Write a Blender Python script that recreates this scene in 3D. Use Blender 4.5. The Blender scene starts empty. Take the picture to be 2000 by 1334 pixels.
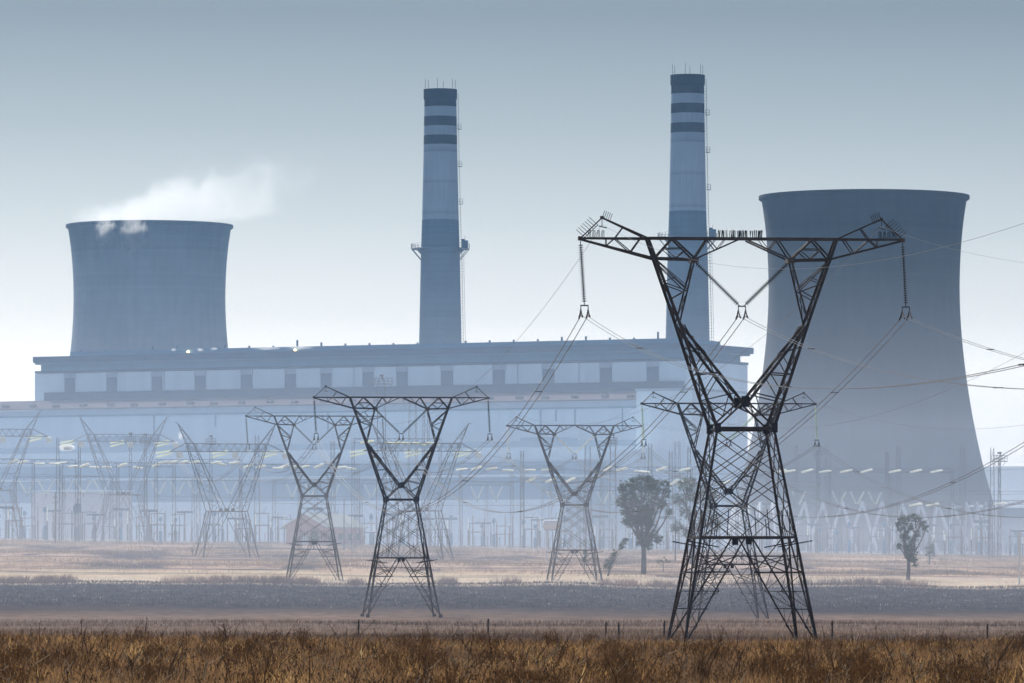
HAZE_COL = (.22, .50, .93); HAZE_D = .000044; HAZE_G = .25
SMOKE = [(950, 3000, None, 122, .00009, (.50, .73, .98)), (740, 2900, None, 46, .00037, (.74, .84, 1.0)), (800, 2300, None, 15, .00032, (.88, .91, 1.0)), (540, 962, None, .6, .00022, (.84, .86, 1.0))]
SMOKE_G = .3
SUN_EL, SUN_AZ, SUN_E = 36, 22, 4.3
SKY_DUST, SKY_SAT, SKY_STR, EXPO = 2.0, .45, .13, 0.25
SKY_STOPS = [(0, (.84, .785, .735)), (.15, (.82, .76, .705)), (.186, (.62, .582, .545)), (.247, (.465, .462, .45)), (.32, (.322, .342, .345)), (.40, (.205, .232, .247)), (1, (.72, .79, .92))]
import bpy, math, random
import numpy as np
from mathutils import Vector, Matrix

random.seed(11)
rng = np.random.default_rng(5)
scene = bpy.context.scene
COL = scene.collection
F = 11111.0            # focal length in photo pixels (2000 wide)
HV = 1136.0            # horizon row
R = math.radians

def at(u, v, d):
    """point seen at photo pixel (u, v) at distance d"""
    return Vector(((u - 1000) / F * d, d, (HV - v) / F * d))

# ------------------------------------------------------------- terrain
KD = [-400, 0, 100, 227, 300, 420, 500, 600, 700, 780, 850, 900, 940, 960, 1000, 1050, 1150, 1300, 1450, 1600, 1770, 1900, 2030, 2228, 2600, 9000]
KL = [-2.2, -2.2, -2.35, -2.72, -3.5, -4.4, -4.85, -4.95, -4.95, -4.75, -3.9, -2.6, -1.1, -.1, .4, 2.2, 5.0, 8.7, 11.3, 12, 12.4, 12.8, 14, 27, 30, 30]
KR = [-2.2, -2.2, -2.35, -2.85, -3.6, -4.5, -4.85, -4.95, -5.0, -5.2, -4.6, -3.5, -2.1, -.9, -.4, .6, 2.4, 5.0, 6.6, 7.5, 8.0, 11, 14, 27, 30, 30]
def gz(x, d):
    s = (np.clip(x / (0.09 * max(d, 60.0)), -1, 1) + 1) / 2
    z = np.interp(d, KD, KL) * (1 - s) + np.interp(d, KD, KR) * s
    z += 0.16 * math.sin(x * .11 + d * .031) * math.sin(d * .043 + 1.3) * min(1, max(0, (d - 60) / 200))
    if 930 < d < 1000:
        z += .18 * math.sin(x * .19) * math.sin(x * .047 + 1)
    return float(z)

# ------------------------------------------------------------- mesh builder
class MB:
    def __init__(s): s.v = []; s.f = []
    def add(s, vs, fs):
        n = len(s.v); s.v += [tuple(v) for v in vs]; s.f += [tuple(i + n for i in f) for f in fs]
        return s
    def box(s, c, size, rz=0.0):
        hx, hy, hz = size[0] / 2, size[1] / 2, size[2] / 2
        M = Matrix.Rotation(rz, 3, 'Z'); c = Vector(c)
        vs = [c + M @ Vector((x, y, z)) for x in (-hx, hx) for y in (-hy, hy) for z in (-hz, hz)]
        return s.add(vs, [(0, 1, 3, 2), (4, 6, 7, 5), (0, 4, 5, 1), (2, 3, 7, 6), (0, 2, 6, 4), (1, 5, 7, 3)])
    def b2(s, x0, x1, y0, y1, z0, z1):
        return s.box(((x0 + x1) / 2, (y0 + y1) / 2, (z0 + z1) / 2), (abs(x1 - x0), abs(y1 - y0), abs(z1 - z0)))
    def bar(s, p, q, w, t=None):
        """an L-section steel member from p to q with flange width w"""
        p = Vector(p); q = Vector(q); d = q - p
        if d.length < 1e-5: return s
        d.normalize()
        a = d.cross(Vector((0, 1, 0)))
        if a.length < .1: a = d.cross(Vector((1, 0, 0)))
        a.normalize(); b = d.cross(a)
        w *= .86; t = t or w * .32
        prof = [(0, 0), (w, 0), (w, t), (t, t), (t, w), (0, w)]
        vs = [o + a * (x - w * .4) + b * (y - w * .4) for o in (p, q) for x, y in prof]
        fs = [(i, (i + 1) % 6, 6 + (i + 1) % 6, 6 + i) for i in range(6)]
        fs += [(5, 4, 3, 2, 1, 0), (6, 7, 8, 9, 10, 11)]
        return s.add(vs, fs)
    def rod(s, p, q, r, r2=None, n=6, cap=True):
        p = Vector(p); q = Vector(q); d = q - p
        if d.length < 1e-6: return s
        d.normalize(); a = d.cross(Vector((0, 0, 1)))
        if a.length < .05: a = d.cross(Vector((1, 0, 0)))
        a.normalize(); b = d.cross(a); r2 = r if r2 is None else r2
        vs = [o + (a * math.cos(k * 2 * math.pi / n) + b * math.sin(k * 2 * math.pi / n)) * rr for o, rr in ((p, r), (q, r2)) for k in range(n)]
        fs = [(k, (k + 1) % n, n + (k + 1) % n, n + k) for k in range(n)]
        if cap: fs += [tuple(range(n - 1, -1, -1)), tuple(range(n, 2 * n))]
        return s.add(vs, fs)
    def tube(s, pts, r, n=4):
        m = len(pts); vs = []
        for i, p in enumerate(pts):
            d = (pts[min(i + 1, m - 1)] - pts[max(i - 1, 0)]).normalized()
            a = d.cross(Vector((0, 0, 1))).normalized(); b = d.cross(a)
            rr = r[i] if isinstance(r, list) else r
            vs += [p + (a * math.cos(k * 2 * math.pi / n + .7) + b * math.sin(k * 2 * math.pi / n + .7)) * rr for k in range(n)]
        fs = [(i * n + k, i * n + (k + 1) % n, (i + 1) * n + (k + 1) % n, (i + 1) * n + k) for i in range(m - 1) for k in range(n)]
        fs += [tuple(range(n - 1, -1, -1)), tuple(range((m - 1) * n, m * n))]
        return s.add(vs, fs)
    def lathe(s, prof, n=32, c=(0, 0, 0), a0=0.0):
        m = len(prof)
        vs = [(c[0] + r * math.cos(a0 + k * 2 * math.pi / n), c[1] + r * math.sin(a0 + k * 2 * math.pi / n), c[2] + z) for r, z in prof for k in range(n)]
        fs = [(i * n + k, i * n + (k + 1) % n, (i + 1) * n + (k + 1) % n, (i + 1) * n + k) for i in range(m - 1) for k in range(n)]
        return s.add(vs, fs)
    def build(s, name, mat, parent=None, smooth=False, loc=None, rz=0.0):
        me = bpy.data.meshes.new(name); me.from_pydata(s.v, [], s.f); me.update()
        if smooth: me.polygons.foreach_set('use_smooth', [True] * len(me.polygons))
        me.materials.append(mat)
        o = bpy.data.objects.new(name, me); COL.objects.link(o)
        if parent: o.parent = parent
        if loc is not None: o.location = loc
        o.rotation_euler.z = rz
        return o

def empty(name, loc, rz=0.0):
    o = bpy.data.objects.new(name, None); COL.objects.link(o)
    o.location = loc; o.rotation_euler.z = rz; o.empty_display_size = .5
    return o
def tag(o, label, cat, group=None, kind=None):
    if label: o['label'] = label
    if cat: o['category'] = cat
    if group: o['group'] = group
    if kind: o['kind'] = kind
    return o
def copy_tree(o, parent=None, skip=()):
    c = o.copy(); COL.objects.link(c); c.parent = parent
    for ch in [x for x in scene.objects if x.parent == o]:
        if ch.name.split('.')[0] not in skip: copy_tree(ch, c)
    return c
CH = {}
def copy_thing(o, loc, rz=0.0, scale=1.0, skip=()):
    """copy a thing with its parts and sub-parts (children looked up once)"""
    if o.name not in CH:
        CH[o.name] = [(x, list(x.children)) for x in o.children]
    c = o.copy(); COL.objects.link(c); c.location = loc; c.rotation_euler = (0, 0, rz); c.scale = (scale,) * 3
    for ch, gs in CH[o.name]:
        if ch.name.split('.')[0] in skip: continue
        k = ch.copy(); COL.objects.link(k); k.parent = c
        for g in gs:
            m = g.copy(); COL.objects.link(m); m.parent = k
    return c

# ------------------------------------------------------------- materials
def newmat(name):
    m = bpy.data.materials.new(name); m.use_nodes = True
    nt = m.node_tree; nt.nodes.clear()
    out = nt.nodes.new('ShaderNodeOutputMaterial')
    return m, nt, out
def N(nt, t, **kw):
    n = nt.nodes.new(t)
    for k, v in kw.items():
        if k in n.inputs: n.inputs[k].default_value = v
        else: setattr(n, k, v)
    return n
def ramp(nt, fac, stops):
    r = nt.nodes.new('ShaderNodeValToRGB'); e = r.color_ramp.elements
    while len(e) < len(stops): e.new(.5)
    for el, (p, c) in zip(e, stops):
        el.position = p; el.color = (*c, 1) if len(c) == 3 else c
    nt.links.new(fac, r.inputs[0]); return r
def mat(name, col, rough=.8, metal=0.0, var=.25, scale=(1, 1, 1), nscale=1.0, col2=None, bump=0.0, transl=0.0, spec=.3):
    m, nt, out = newmat(name); L = nt.links.new
    tc = nt.nodes.new('ShaderNodeTexCoord'); mp = N(nt, 'ShaderNodeMapping'); mp.inputs['Scale'].default_value = scale
    L(tc.outputs['Object'], mp.inputs['Vector'])
    nz = N(nt, 'ShaderNodeTexNoise', Scale=nscale, Detail=6.0, Roughness=.6); L(mp.outputs[0], nz.inputs['Vector'])
    c2 = col2 or tuple(c * (1 - var) for c in col); c1 = tuple(min(1, c * (1 + var * .6)) for c in col)
    r = ramp(nt, nz.outputs['Fac'], [(.32, c2), (.68, c1)])
    p = N(nt, 'ShaderNodeBsdfPrincipled', Roughness=rough, Metallic=metal)
    p.inputs['Specular IOR Level'].default_value = spec
    L(r.outputs[0], p.inputs['Base Color'])
    if bump:
        b = N(nt, 'ShaderNodeBump', Strength=bump); L(nz.outputs['Fac'], b.inputs['Height']); L(b.outputs[0], p.inputs['Normal'])
    sh = p.outputs[0]
    if transl:
        t = N(nt, 'ShaderNodeBsdfTranslucent'); L(r.outputs[0], t.inputs['Color'])
        mx = N(nt, 'ShaderNodeMixShader', Fac=transl); L(p.outputs[0], mx.inputs[1]); L(t.outputs[0], mx.inputs[2]); sh = mx.outputs[0]
    L(sh, out.inputs['Surface'])
    return m
M = {}
M['steel'] = mat('weathered_steel', (.085, .072, .062), .55, .35, .5, nscale=.8, col2=(.05, .038, .03))
M['steel_far'] = mat('galvanised_steel', (.15, .15, .155), .55, .4, .3, nscale=.5)
M['plate'] = mat('gusset_steel', (.04, .034, .032), .7, .2, .3, nscale=2)
M['insul'] = mat('dark_green_glass', (.03, .06, .05), .12, 0, .3, nscale=3, spec=.8, transl=.25)
M['insul_lit'] = mat('sunlit_glass', (.8, .92, .8), .2, 0, .1, nscale=3, spec=.8, transl=.88)  # lit look of the disc glass, put into its colour
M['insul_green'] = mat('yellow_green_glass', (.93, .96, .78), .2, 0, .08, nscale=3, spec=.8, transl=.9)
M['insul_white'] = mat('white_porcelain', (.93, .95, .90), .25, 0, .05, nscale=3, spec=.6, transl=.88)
M['wire'] = mat('aluminium_conductor', (.17, .165, .16), .45, .5, .2, nscale=.2)
M['spike'] = mat('bird_guard_steel', (.03, .03, .03), .7, .2, .2, nscale=2)
M['wood'] = mat('old_post_wood', (.09, .07, .055), .9, 0, .4, nscale=3)
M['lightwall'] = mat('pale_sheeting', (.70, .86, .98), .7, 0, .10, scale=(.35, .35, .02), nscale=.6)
M['midwall'] = mat('blue_grey_sheeting', (.11, .28, .42), .7, 0, .12, scale=(.4, .4, .03), nscale=.6)  # distance haze is worked into the blue of this sheeting
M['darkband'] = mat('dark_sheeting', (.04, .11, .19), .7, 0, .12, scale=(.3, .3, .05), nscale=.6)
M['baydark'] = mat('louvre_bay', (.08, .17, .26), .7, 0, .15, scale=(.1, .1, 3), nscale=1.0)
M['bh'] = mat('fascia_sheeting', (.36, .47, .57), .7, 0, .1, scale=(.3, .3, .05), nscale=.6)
M['roofpink'] = mat('dusty_roof', (.17, .145, .16), 1, 0, .15, scale=(.1, .1, .1), nscale=.8, spec=0)
M['brickpink'] = mat('pink_brick', (.62, .36, .30), .85, 0, .15, nscale=1)
M['greenroof'] = mat('pale_green_roof', (.42, .46, .42), .7, 0, .1, nscale=1)
M['cream'] = mat('cream_wall', (.58, .55, .53), .8, 0, .1, nscale=.5)
M['whitepaint'] = mat('white_paint', (.8, .8, .78), .5, 0, .05, nscale=1)
M['bark'] = mat('eucalyptus_bark', (.13, .11, .1), .9, 0, .4, scale=(1, 1, .3), nscale=2, bump=.3)
M['darkin'] = mat('dark_packing', (.018, .028, .042), .9, 0, .4, scale=(1, 1, .2), nscale=.3)  # near-black colour for the tower packing and the house windows
M['column'] = mat('column_concrete', (.72, .72, .72), .8, 0, .12, nscale=.4)
def leafmat(name, c1, c2, tr=.35):
    m, nt, out = newmat(name); L = nt.links.new
    g = N(nt, 'ShaderNodeNewGeometry')
    r = ramp(nt, g.outputs['Random Per Island'], [(0, c1), (1, c2)])
    d = N(nt, 'ShaderNodeBsdfDiffuse'); t = N(nt, 'ShaderNodeBsdfTranslucent')
    L(r.outputs[0], d.inputs[0]); L(r.outputs[0], t.inputs[0])
    mx = N(nt, 'ShaderNodeMixShader', Fac=tr); L(d.outputs[0], mx.inputs[1]); L(t.outputs[0], mx.inputs[2]); L(mx.outputs[0], out.inputs['Surface'])
    return m
M['leaf'] = leafmat('gum_leaves', (.035, .06, .026), (.09, .125, .055))
M['leaf2'] = leafmat('shrub_leaves', (.05, .07, .035), (.11, .13, .06))

def concrete(name, base, lo, hi, ring=1.4, streak=.2):
    """board-marked concrete: thin lift rings, patchy lifts, vertical weather streaks"""
    m, nt, out = newmat(name); L = nt.links.new
    tc = nt.nodes.new('ShaderNodeTexCoord'); sx = N(nt, 'ShaderNodeSeparateXYZ'); L(tc.outputs['Object'], sx.inputs[0])
    zz = N(nt, 'ShaderNodeMath', operation='DIVIDE'); L(sx.outputs['Z'], zz.inputs[0]); zz.inputs[1].default_value = ring
    fr = N(nt, 'ShaderNodeMath', operation='FRACT'); L(zz.outputs[0], fr.inputs[0])
    fl = N(nt, 'ShaderNodeMath', operation='FLOOR'); L(zz.outputs[0], fl.inputs[0])
    at2 = N(nt, 'ShaderNodeMath', operation='ARCTAN2'); L(sx.outputs['Y'], at2.inputs[0]); L(sx.outputs['X'], at2.inputs[1])
    line = ramp(nt, fr.outputs[0], [(0, (.78,) * 3), (.15, (1,) * 3)])
    cv = N(nt, 'ShaderNodeCombineXYZ'); L(fl.outputs[0], cv.inputs[0])
    wn = N(nt, 'ShaderNodeTexNoise', Scale=1.7, Detail=2.0); L(cv.outputs[0], wn.inputs['Vector'])
    lift = ramp(nt, wn.outputs['Fac'], [(.3, (.86,) * 3), (.7, (1.08,) * 3)])
    cs = N(nt, 'ShaderNodeCombineXYZ')
    am = N(nt, 'ShaderNodeMath', operation='MULTIPLY'); L(at2.outputs[0], am.inputs[0]); am.inputs[1].default_value = 9.0
    zm = N(nt, 'ShaderNodeMath', operation='MULTIPLY'); L(sx.outputs['Z'], zm.inputs[0]); zm.inputs[1].default_value = .035
    L(am.outputs[0], cs.inputs[0]); L(zm.outputs[0], cs.inputs[1])
    sn = N(nt, 'ShaderNodeTexNoise', Scale=1.6, Detail=7.0, Roughness=.65); L(cs.outputs[0], sn.inputs['Vector'])
    st = ramp(nt, sn.outputs['Fac'], [(.3, (1 - streak,) * 3), (.65, (1.05,) * 3)])
    pn = N(nt, 'ShaderNodeTexNoise', Scale=.045, Detail=5.0); L(tc.outputs['Object'], pn.inputs['Vector'])
    col = ramp(nt, pn.outputs['Fac'], [(.35, lo), (.65, hi)])
    cur = col.outputs[0]
    for o in (line, lift, st):
        mx = N(nt, 'ShaderNodeMixRGB', blend_type='MULTIPLY', Fac=1.0); L(cur, mx.inputs[1]); L(o.outputs[0], mx.inputs[2]); cur = mx.outputs[0]
    p = N(nt, 'ShaderNodeBsdfPrincipled', Roughness=.9); p.inputs['Specular IOR Level'].default_value = .15
    L(cur, p.inputs['Base Color']); L(p.outputs[0], out.inputs['Surface'])
    return m, nt, p, cur, sx
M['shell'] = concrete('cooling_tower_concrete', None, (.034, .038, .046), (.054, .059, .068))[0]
M['shell_hazed'] = concrete('hazed_tower_concrete', None, (.14, .19, .24), (.19, .24, .30))[0]  # far tower's haze is put into this paler, bluer concrete colour
M['chim_lo'] = concrete('chimney_concrete', None, (.07, .115, .17), (.095, .145, .205), 2.5, .15)[0]  # blue of the haze is put into the lower shaft's concrete colour
M['chim_pale'] = concrete('chimney_pale_paint', None, (.25, .32, .40), (.31, .38, .46), 12.0, .22)[0]
M['chim_dark'] = concrete('chimney_dark_paint', None, (.025, .03, .038), (.035, .04, .05), 6.0, .15)[0]

def volmat(name, col, dens, g=.0):
    m, nt, out = newmat(name)
    v = N(nt, 'ShaderNodeVolumePrincipled'); v.inputs['Color'].default_value = (*col, 1); v.inputs['Density'].default_value = dens
    v.inputs['Anisotropy'].default_value = g
    nt.links.new(v.outputs[0], out.inputs['Volume']); return m

# ground: brown veld in front, burnt dark flat and bank, pale straw field with dark streaks behind
def ground_mat():
    m, nt, out = newmat('veld_ground'); L = nt.links.new
    tc = nt.nodes.new('ShaderNodeTexCoord'); sx = N(nt, 'ShaderNodeSeparateXYZ'); L(tc.outputs['Object'], sx.inputs[0])
    def noise(sc, s=1.0, det=6.0, rough=.6):
        mp = N(nt, 'ShaderNodeMapping'); mp.inputs['Scale'].default_value = sc; L(tc.outputs['Object'], mp.inputs[0])
        n = N(nt, 'ShaderNodeTexNoise', Scale=s, Detail=det, Roughness=rough); L(mp.outputs[0], n.inputs['Vector']); return n.outputs['Fac']
    def mask(fac_noise, amp, lo, hi):
        a = N(nt, 'ShaderNodeMath', operation='MULTIPLY_ADD'); L(fac_noise, a.inputs[0]); a.inputs[1].default_value = amp; L(sx.outputs['Y'], a.inputs[2])
        mr = N(nt, 'ShaderNodeMapRange'); L(a.outputs[0], mr.inputs[0]); mr.inputs[1].default_value = lo; mr.inputs[2].default_value = hi; return mr.outputs[0]
    def mix(f, a, b):
        x = N(nt, 'ShaderNodeMixRGB'); L(f, x.inputs[0]); L(a, x.inputs[1]); L(b, x.inputs[2]); return x.outputs[0]
    nA = noise((.06, .012, .05)); nB = noise((.5, .12, .5)); nC = noise((.02, .010, .02)); nD = noise((2.2, .6, 2))
    brown = ramp(nt, nB, [(.3, (.14, .085, .045)), (.7, (.28, .18, .09))]).outputs[0]
    tan = ramp(nt, nB, [(.3, (.155, .115, .09)), (.7, (.29, .21, .165))]).outputs[0]
    burnt = ramp(nt, noise((.03, .16, .1), 1.0, 7.0, .65), [(.36, (.012, .012, .015)), (.55, (.036, .032, .036)), (.68, (.085, .07, .066))]).outputs[0]
    nK = noise((.45, .22, .5), 1.0, 7.0, .72)
    bank = ramp(nt, nK, [(.36, (.010, .012, .015)), (.5, (.036, .037, .04)), (.6, (.08, .076, .074)), (.72, (.22, .2, .17))]).outputs[0]
    straw = ramp(nt, nB, [(.3, (.53, .41, .28)), (.7, (.70, .55, .39))]).outputs[0]
    field = ramp(nt, nA, [(.40, (.09, .08, .085)), (.46, (.34, .24, .19)), (.56, (.60, .43, .31)), (.62, (.40, .28, .22)), (.70, (.62, .45, .34))]).outputs[0]
    nS = noise((.005, .045, .01), 1.0, 5.0, .5); nS2 = noise((.012, .09, .01), 1.0, 6.0, .6)
    yard = ramp(nt, nB, [(.3, (.3, .29, .29)), (.7, (.4, .38, .37))]).outputs[0]
    c = brown
    c = mix(mask(nC, 60, 330, 400), c, tan)
    c = mix(mask(nC, 120, 830, 930), c, burnt)
    c = mix(mask(nC, 50, 855, 915), c, bank)
    c = mix(mask(nC, 24, 965, 972), c, straw)
    c = mix(mask(nA, 90, 1085, 1115), c, field)
    for q_, lo_, hi_, cc in ((nS, .53, .56, (.09, .08, .085)), (nS2, .56, .6, (.17, .13, .12))):
        st_ = ramp(nt, q_, [(lo_, (0, 0, 0)), (hi_, (1, 1, 1)), (min(1, hi_ + .03), (1, 1, 1)), (min(1, hi_ + .07), (0, 0, 0))]).outputs[0]
        mm = N(nt, 'ShaderNodeMath', operation='MULTIPLY'); L(st_, mm.inputs[0]); L(mask(nA, 60, 1040, 1090), mm.inputs[1])
        rg = nt.nodes.new('ShaderNodeRGB'); rg.outputs[0].default_value = (*cc, 1); c = mix(mm.outputs[0], c, rg.outputs[0])
    c = mix(mask(nC, 60, 1390, 1410), c, yard)
    d = N(nt, 'ShaderNodeBsdfDiffuse'); L(c, d.inputs[0])
    b = N(nt, 'ShaderNodeBump', Strength=.5, Distance=.4); L(nD, b.inputs['Height']); L(b.outputs[0], d.inputs['Normal'])
    L(d.outputs[0], out.inputs['Surface']); return m
M['ground'] = ground_mat()
M['hill'] = mat('hill_scrub', (.12, .11, .08), .95, 0, .4, nscale=.01)

# ------------------------------------------------------------- ground sheet
ys = list(np.arange(-200, 100, 25)) + list(np.arange(100, 460, 6)) + list(np.arange(460, 900, 8)) + list(np.arange(900, 1010, 3)) + list(np.arange(1010, 1600, 12)) + list(np.arange(1600, 2700, 60)) + [3000, 4000, 5500, 7500]
xs = [-3500, -2200, -1200, -700, -450, -330] + list(np.arange(-260, 261, 6.5)) + [330, 450, 700, 1200, 2200, 3500]
g = MB()
for y in ys:
    for x in xs:
        g.v.append((float(x), float(y), gz(float(x), float(y))))
W = len(xs)
for j in range(len(ys) - 1):
    for i in range(W - 1):
        a = j * W + i; g.f.append((a, a + 1, a + W + 1, a + W))
tag(g.build('ground', M['ground'], smooth=True), None, None, kind='structure')
h = MB()
n = 90
for k in range(n):
    x = -2600 + 5200 * k / (n - 1)
    top = 88 + 9 * math.sin(k * .31) + 5 * math.sin(k * .83 + 1) + (8 if x > 200 else 0)
    for yy, zz in ((4300, 25), (4420, 25 + (top - 25) * .62), (4550, top), (4700, top - 8), (5100, 25)):
        h.v.append((x, yy + 30 * math.sin(k * .5), zz))
for k in range(n - 1):
    for j in range(4):
        a = k * 5 + j; h.f.append((a, a + 5, a + 6, a + 1))
tag(h.build('hills', M['hill'], smooth=True), None, None, kind='structure')

# ------------------------------------------------------------- transmission pylon
HD0, HDW, ZW, ZB = 4.85, 2.1, 15.57, 7.56
def hl(z): return HD0 + (HDW - HD0) * z / ZW
def hd(z): return HDW - (z - ZW) * (1.5 / 14.0)
def corner(sx_, sy_, z): h_ = hl(z); return Vector((sx_ * h_, sy_ * h_, z))
def fork_o(z): return 2.1 + (4.76 - 2.1) * (z - ZW) / (23.3 - ZW) if z < 23.3 else 4.76 + (z - 23.3) * (7.03 - 4.76) / 6.3
def fork_i(z): return .2 + (z - 17.5) * (4.5 - .2) / (23.3 - 17.5)

def make_disc_string(L, n=22, r=.17):
    """insulator string hanging down from the origin"""
    b = MB(); b.rod((0, 0, 0), (0, 0, -L), .035, n=5)
    for k in range(n):
        z = -L * (.05 + .9 * (k + .5) / n)
        b.lathe([(.03, z + .05), (r, z - .02), (r * .9, z - .05), (.03, z - .03)], n=8)
    return b
def aim(o, p, q):
    """place a string modelled along -Z from p to q"""
    o.location = p; d = Vector(q) - Vector(p)
    o.rotation_mode = 'QUATERNION'; o.rotation_quaternion = d.to_track_quat('-Z', 'Y'); return o

TIP = (12.0, 0, 29.6); PEAK = (10.4, 0, 31.12)
PH = [(-11.7, 0, 24.35), (0.0, 0, 24.35), (12.25, 0, 24.35)]
EW = [(-10.4, 0, 30.6), (10.4, 0, 30.6)]

def make_pylon():
    root = empty('transmission_pylon', (0, 0, 0))
    st = M['steel']
    # legs
    for sx_ in (-1, 1):
        for sy_ in (-1, 1):
            b = MB(); b.bar(corner(sx_, sy_, -1.5), corner(sx_, sy_, ZB), .22)
            b.box(corner(sx_, sy_, -.8), (.5, .5, 1.3))
            for ax in (0, 1):
                def face(s, z):     # s=1 at this leg, 0 at the middle of the face
                    h_ = hl(z)
                    return Vector((sx_ * h_ * s, sy_ * h_, z)) if ax == 0 else Vector((sx_ * h_, sy_ * h_ * s, z))
                def inn(z): t = z / ZB; return (1 - t) * .97 + t * .07
                b.bar(face(.97, 0), face(.07, ZB), .13)
                lv = [(6.2, .06), (5.0, .13), (3.6, .065), (2.3, .08), (1.0, .055)]
                for z, w in lv:
                    b.bar(face(1, z), face(inn(z), z), w)
                b.bar(face(1, 6.2), face(0, 6.2), .07)
                zs = [ZB, 6.2, 5.0, 3.6, 2.3, 1.0, .2]
                b.bar(face(1, ZB), face(inn(5.0), 5.0), .1)
                b.bar(face(1, 6.2), face(inn(6.2) * .5 + .5 * inn(5), 5.6), .07)
                b.bar(face(1, 5.0), face(inn(6.2), 6.2), .09)
                for i in range(2, len(zs) - 1):
                    if i % 2: b.bar(face(inn(zs[i]), zs[i]), face(1, zs[i + 1]), .06)
                    else: b.bar(face(1, zs[i]), face(inn(zs[i + 1]), zs[i + 1]), .06)
                    b.bar(face((1 + inn(zs[i])) / 2, zs[i]), face(1 if i % 2 else inn(zs[i + 1]), zs[i + 1]), .045)
            # plan bracing inside the leg
            b.bar(corner(sx_, sy_, 5.0) * 1, Vector((sx_ * hl(5) * inn(5), sy_ * hl(5) * inn(5), 5.0)), .08)
            b.bar(Vector((sx_ * hl(5), sy_ * hl(5) * inn(5), 5.0)), Vector((sx_ * hl(5) * inn(5), sy_ * hl(5), 5.0)), .08)
            b.bar(Vector((sx_ * hl(2.3), sy_ * hl(2.3) * inn(2.3), 2.3)), Vector((sx_ * hl(2.3) * inn(2.3), sy_ * hl(2.3), 2.3)), .07)
            b.build('leg', st, root)
    # body
    b = MB()
    for sx_ in (-1, 1):
        for sy_ in (-1, 1): b.bar(corner(sx_, sy_, ZB), corner(sx_, sy_, ZW), .2)
    plates = []
    for fc in range(4):
        def face(s, z):
            h_ = hl(z); return [Vector((s * h_, -h_, z)), Vector((h_, s * h_, z)), Vector((-s * h_, h_, z)), Vector((-h_, -s * h_, z))][fc]
        for m_ in (-1, 1):
            for s0, z0, s1, z1, w in ((0, 15.45, 1, 13.8, .065), (-1, 15.3, 1, 11.9, .085), (-1, 13.8, 1, 10.0, .075), (-1, 11.9, 1, ZB, .085), (-1, 10, -.07, ZB, .075)):
                b.bar(face(s0 * m_, z0), face(s1 * m_, z1), w)
            b.bar(face(.45 * m_, ZB), face(.45 * m_, 9.6), .07); b.bar(face(.68 * m_, ZB), face(.68 * m_, 8.95), .07)
        b.bar(face(-1, ZB), face(1, ZB), .17); b.bar(face(-1, ZW), face(1, ZW), .24 if fc % 2 == 0 else .17)
        c = face(0, ZB - .25); plates.append((c, (.45, .12, .55) if fc % 2 == 0 else (.12, .45, .55)))
    for sx_ in (-1, 1):
        for sy_ in (-1, 1):
            plates.append((corner(sx_, sy_, ZW) + Vector((0, 0, .05)), (.46, .4, .7)))
    b.bar(corner(-1, -1, ZB), corner(1, 1, ZB), .1); b.bar(corner(-1, 1, ZB), corner(1, -1, ZB), .1)
    for k in range(18):     # climbing steps up one leg
        z = 1.5 + k * .75
        if ZB < z < ZW: c = corner(-1, -1, z); b.bar(c, c + Vector((-.22, -.05, 0)), .03)
    b.build('tower_body', st, root)
    for sy_ in (-1, 1): plates.append(((0, sy_ * hd(17.5), 17.55), (.58, .16, .8)))
    for c, sz in plates: MB().box(c, sz).build('gusset_plate', M['plate'], root)
    for sx_ in (-1, 1):
        for sy_ in (-1, 1):
            br = MB(); c = corner(sx_, sy_, 7.1)
            br.bar(c + Vector((sx_ * -1.4, sy_ * -.1, -.25)), c + Vector((sx_ * 1.05, sy_ * .45, .2)), .1)
            br.build('anti_climb_bracket', M['plate'], root)
    # fork arms
    for sx_ in (-1, 1):
        b = MB()
        def O(z, sy_): return Vector((sx_ * fork_o(z), sy_ * hd(z), z))
        def I(z, sy_): return Vector((sx_ * fork_i(z), sy_ * hd(z), z))
        N2 = lambda sy_: Vector((sx_ * 3.6, sy_ * hd(28), 28.05))
        def S(z, sy_): t = (z - 23.5) / (28.05 - 23.5); a = Vector((sx_ * 4.75, sy_ * hd(23.5), 23.5)); return a.lerp(N2(sy_), t)
        for sy_ in (-1, 1):
            b.bar(O(ZW, sy_), O(23.3, sy_), .26); b.bar(O(23.3, sy_), O(29.6, sy_), .24)
            b.bar(I(17.5, sy_), O(23.3, sy_), .23)
            b.bar(Vector((sx_ * .15, sy_ * hd(17.5), 17.5)), O(ZW + .1, sy_), .16)
            mid = Vector((sx_ * .15, sy_ * hd(17.5), 17.5)).lerp(O(ZW + .1, sy_), .5)
            b.bar(O(17.7, sy_), I(18.2, sy_), .1); b.bar(O(17.6, sy_), mid, .1); b.bar(I(18.2, sy_), mid, .09)
            b.bar(O(19.6, sy_), I(19.7, sy_), .1); b.bar(I(19.7, sy_), O(17.9, sy_), .09)
            b.bar(O(21.6, sy_), I(21.2, sy_), .1); b.bar(O(19.7, sy_), I(21.0, sy_), .08)
            b.bar(O(22.6, sy_), I(22.3, sy_), .07)
            b.bar(S(23.5, sy_), N2(sy_), .13)
            b.bar(O(27.9, sy_), S(25.8, sy_), .1); b.bar(S(25.8, sy_), O(25.1, sy_), .09); b.bar(O(26.3, sy_), S(25.7, sy_), .09); b.bar(O(26.4, sy_), S(26.6, sy_).lerp(O(26.9, sy_), .5), .07)
            b.bar(O(28.0, sy_), S(26.0, sy_) , .07)
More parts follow.
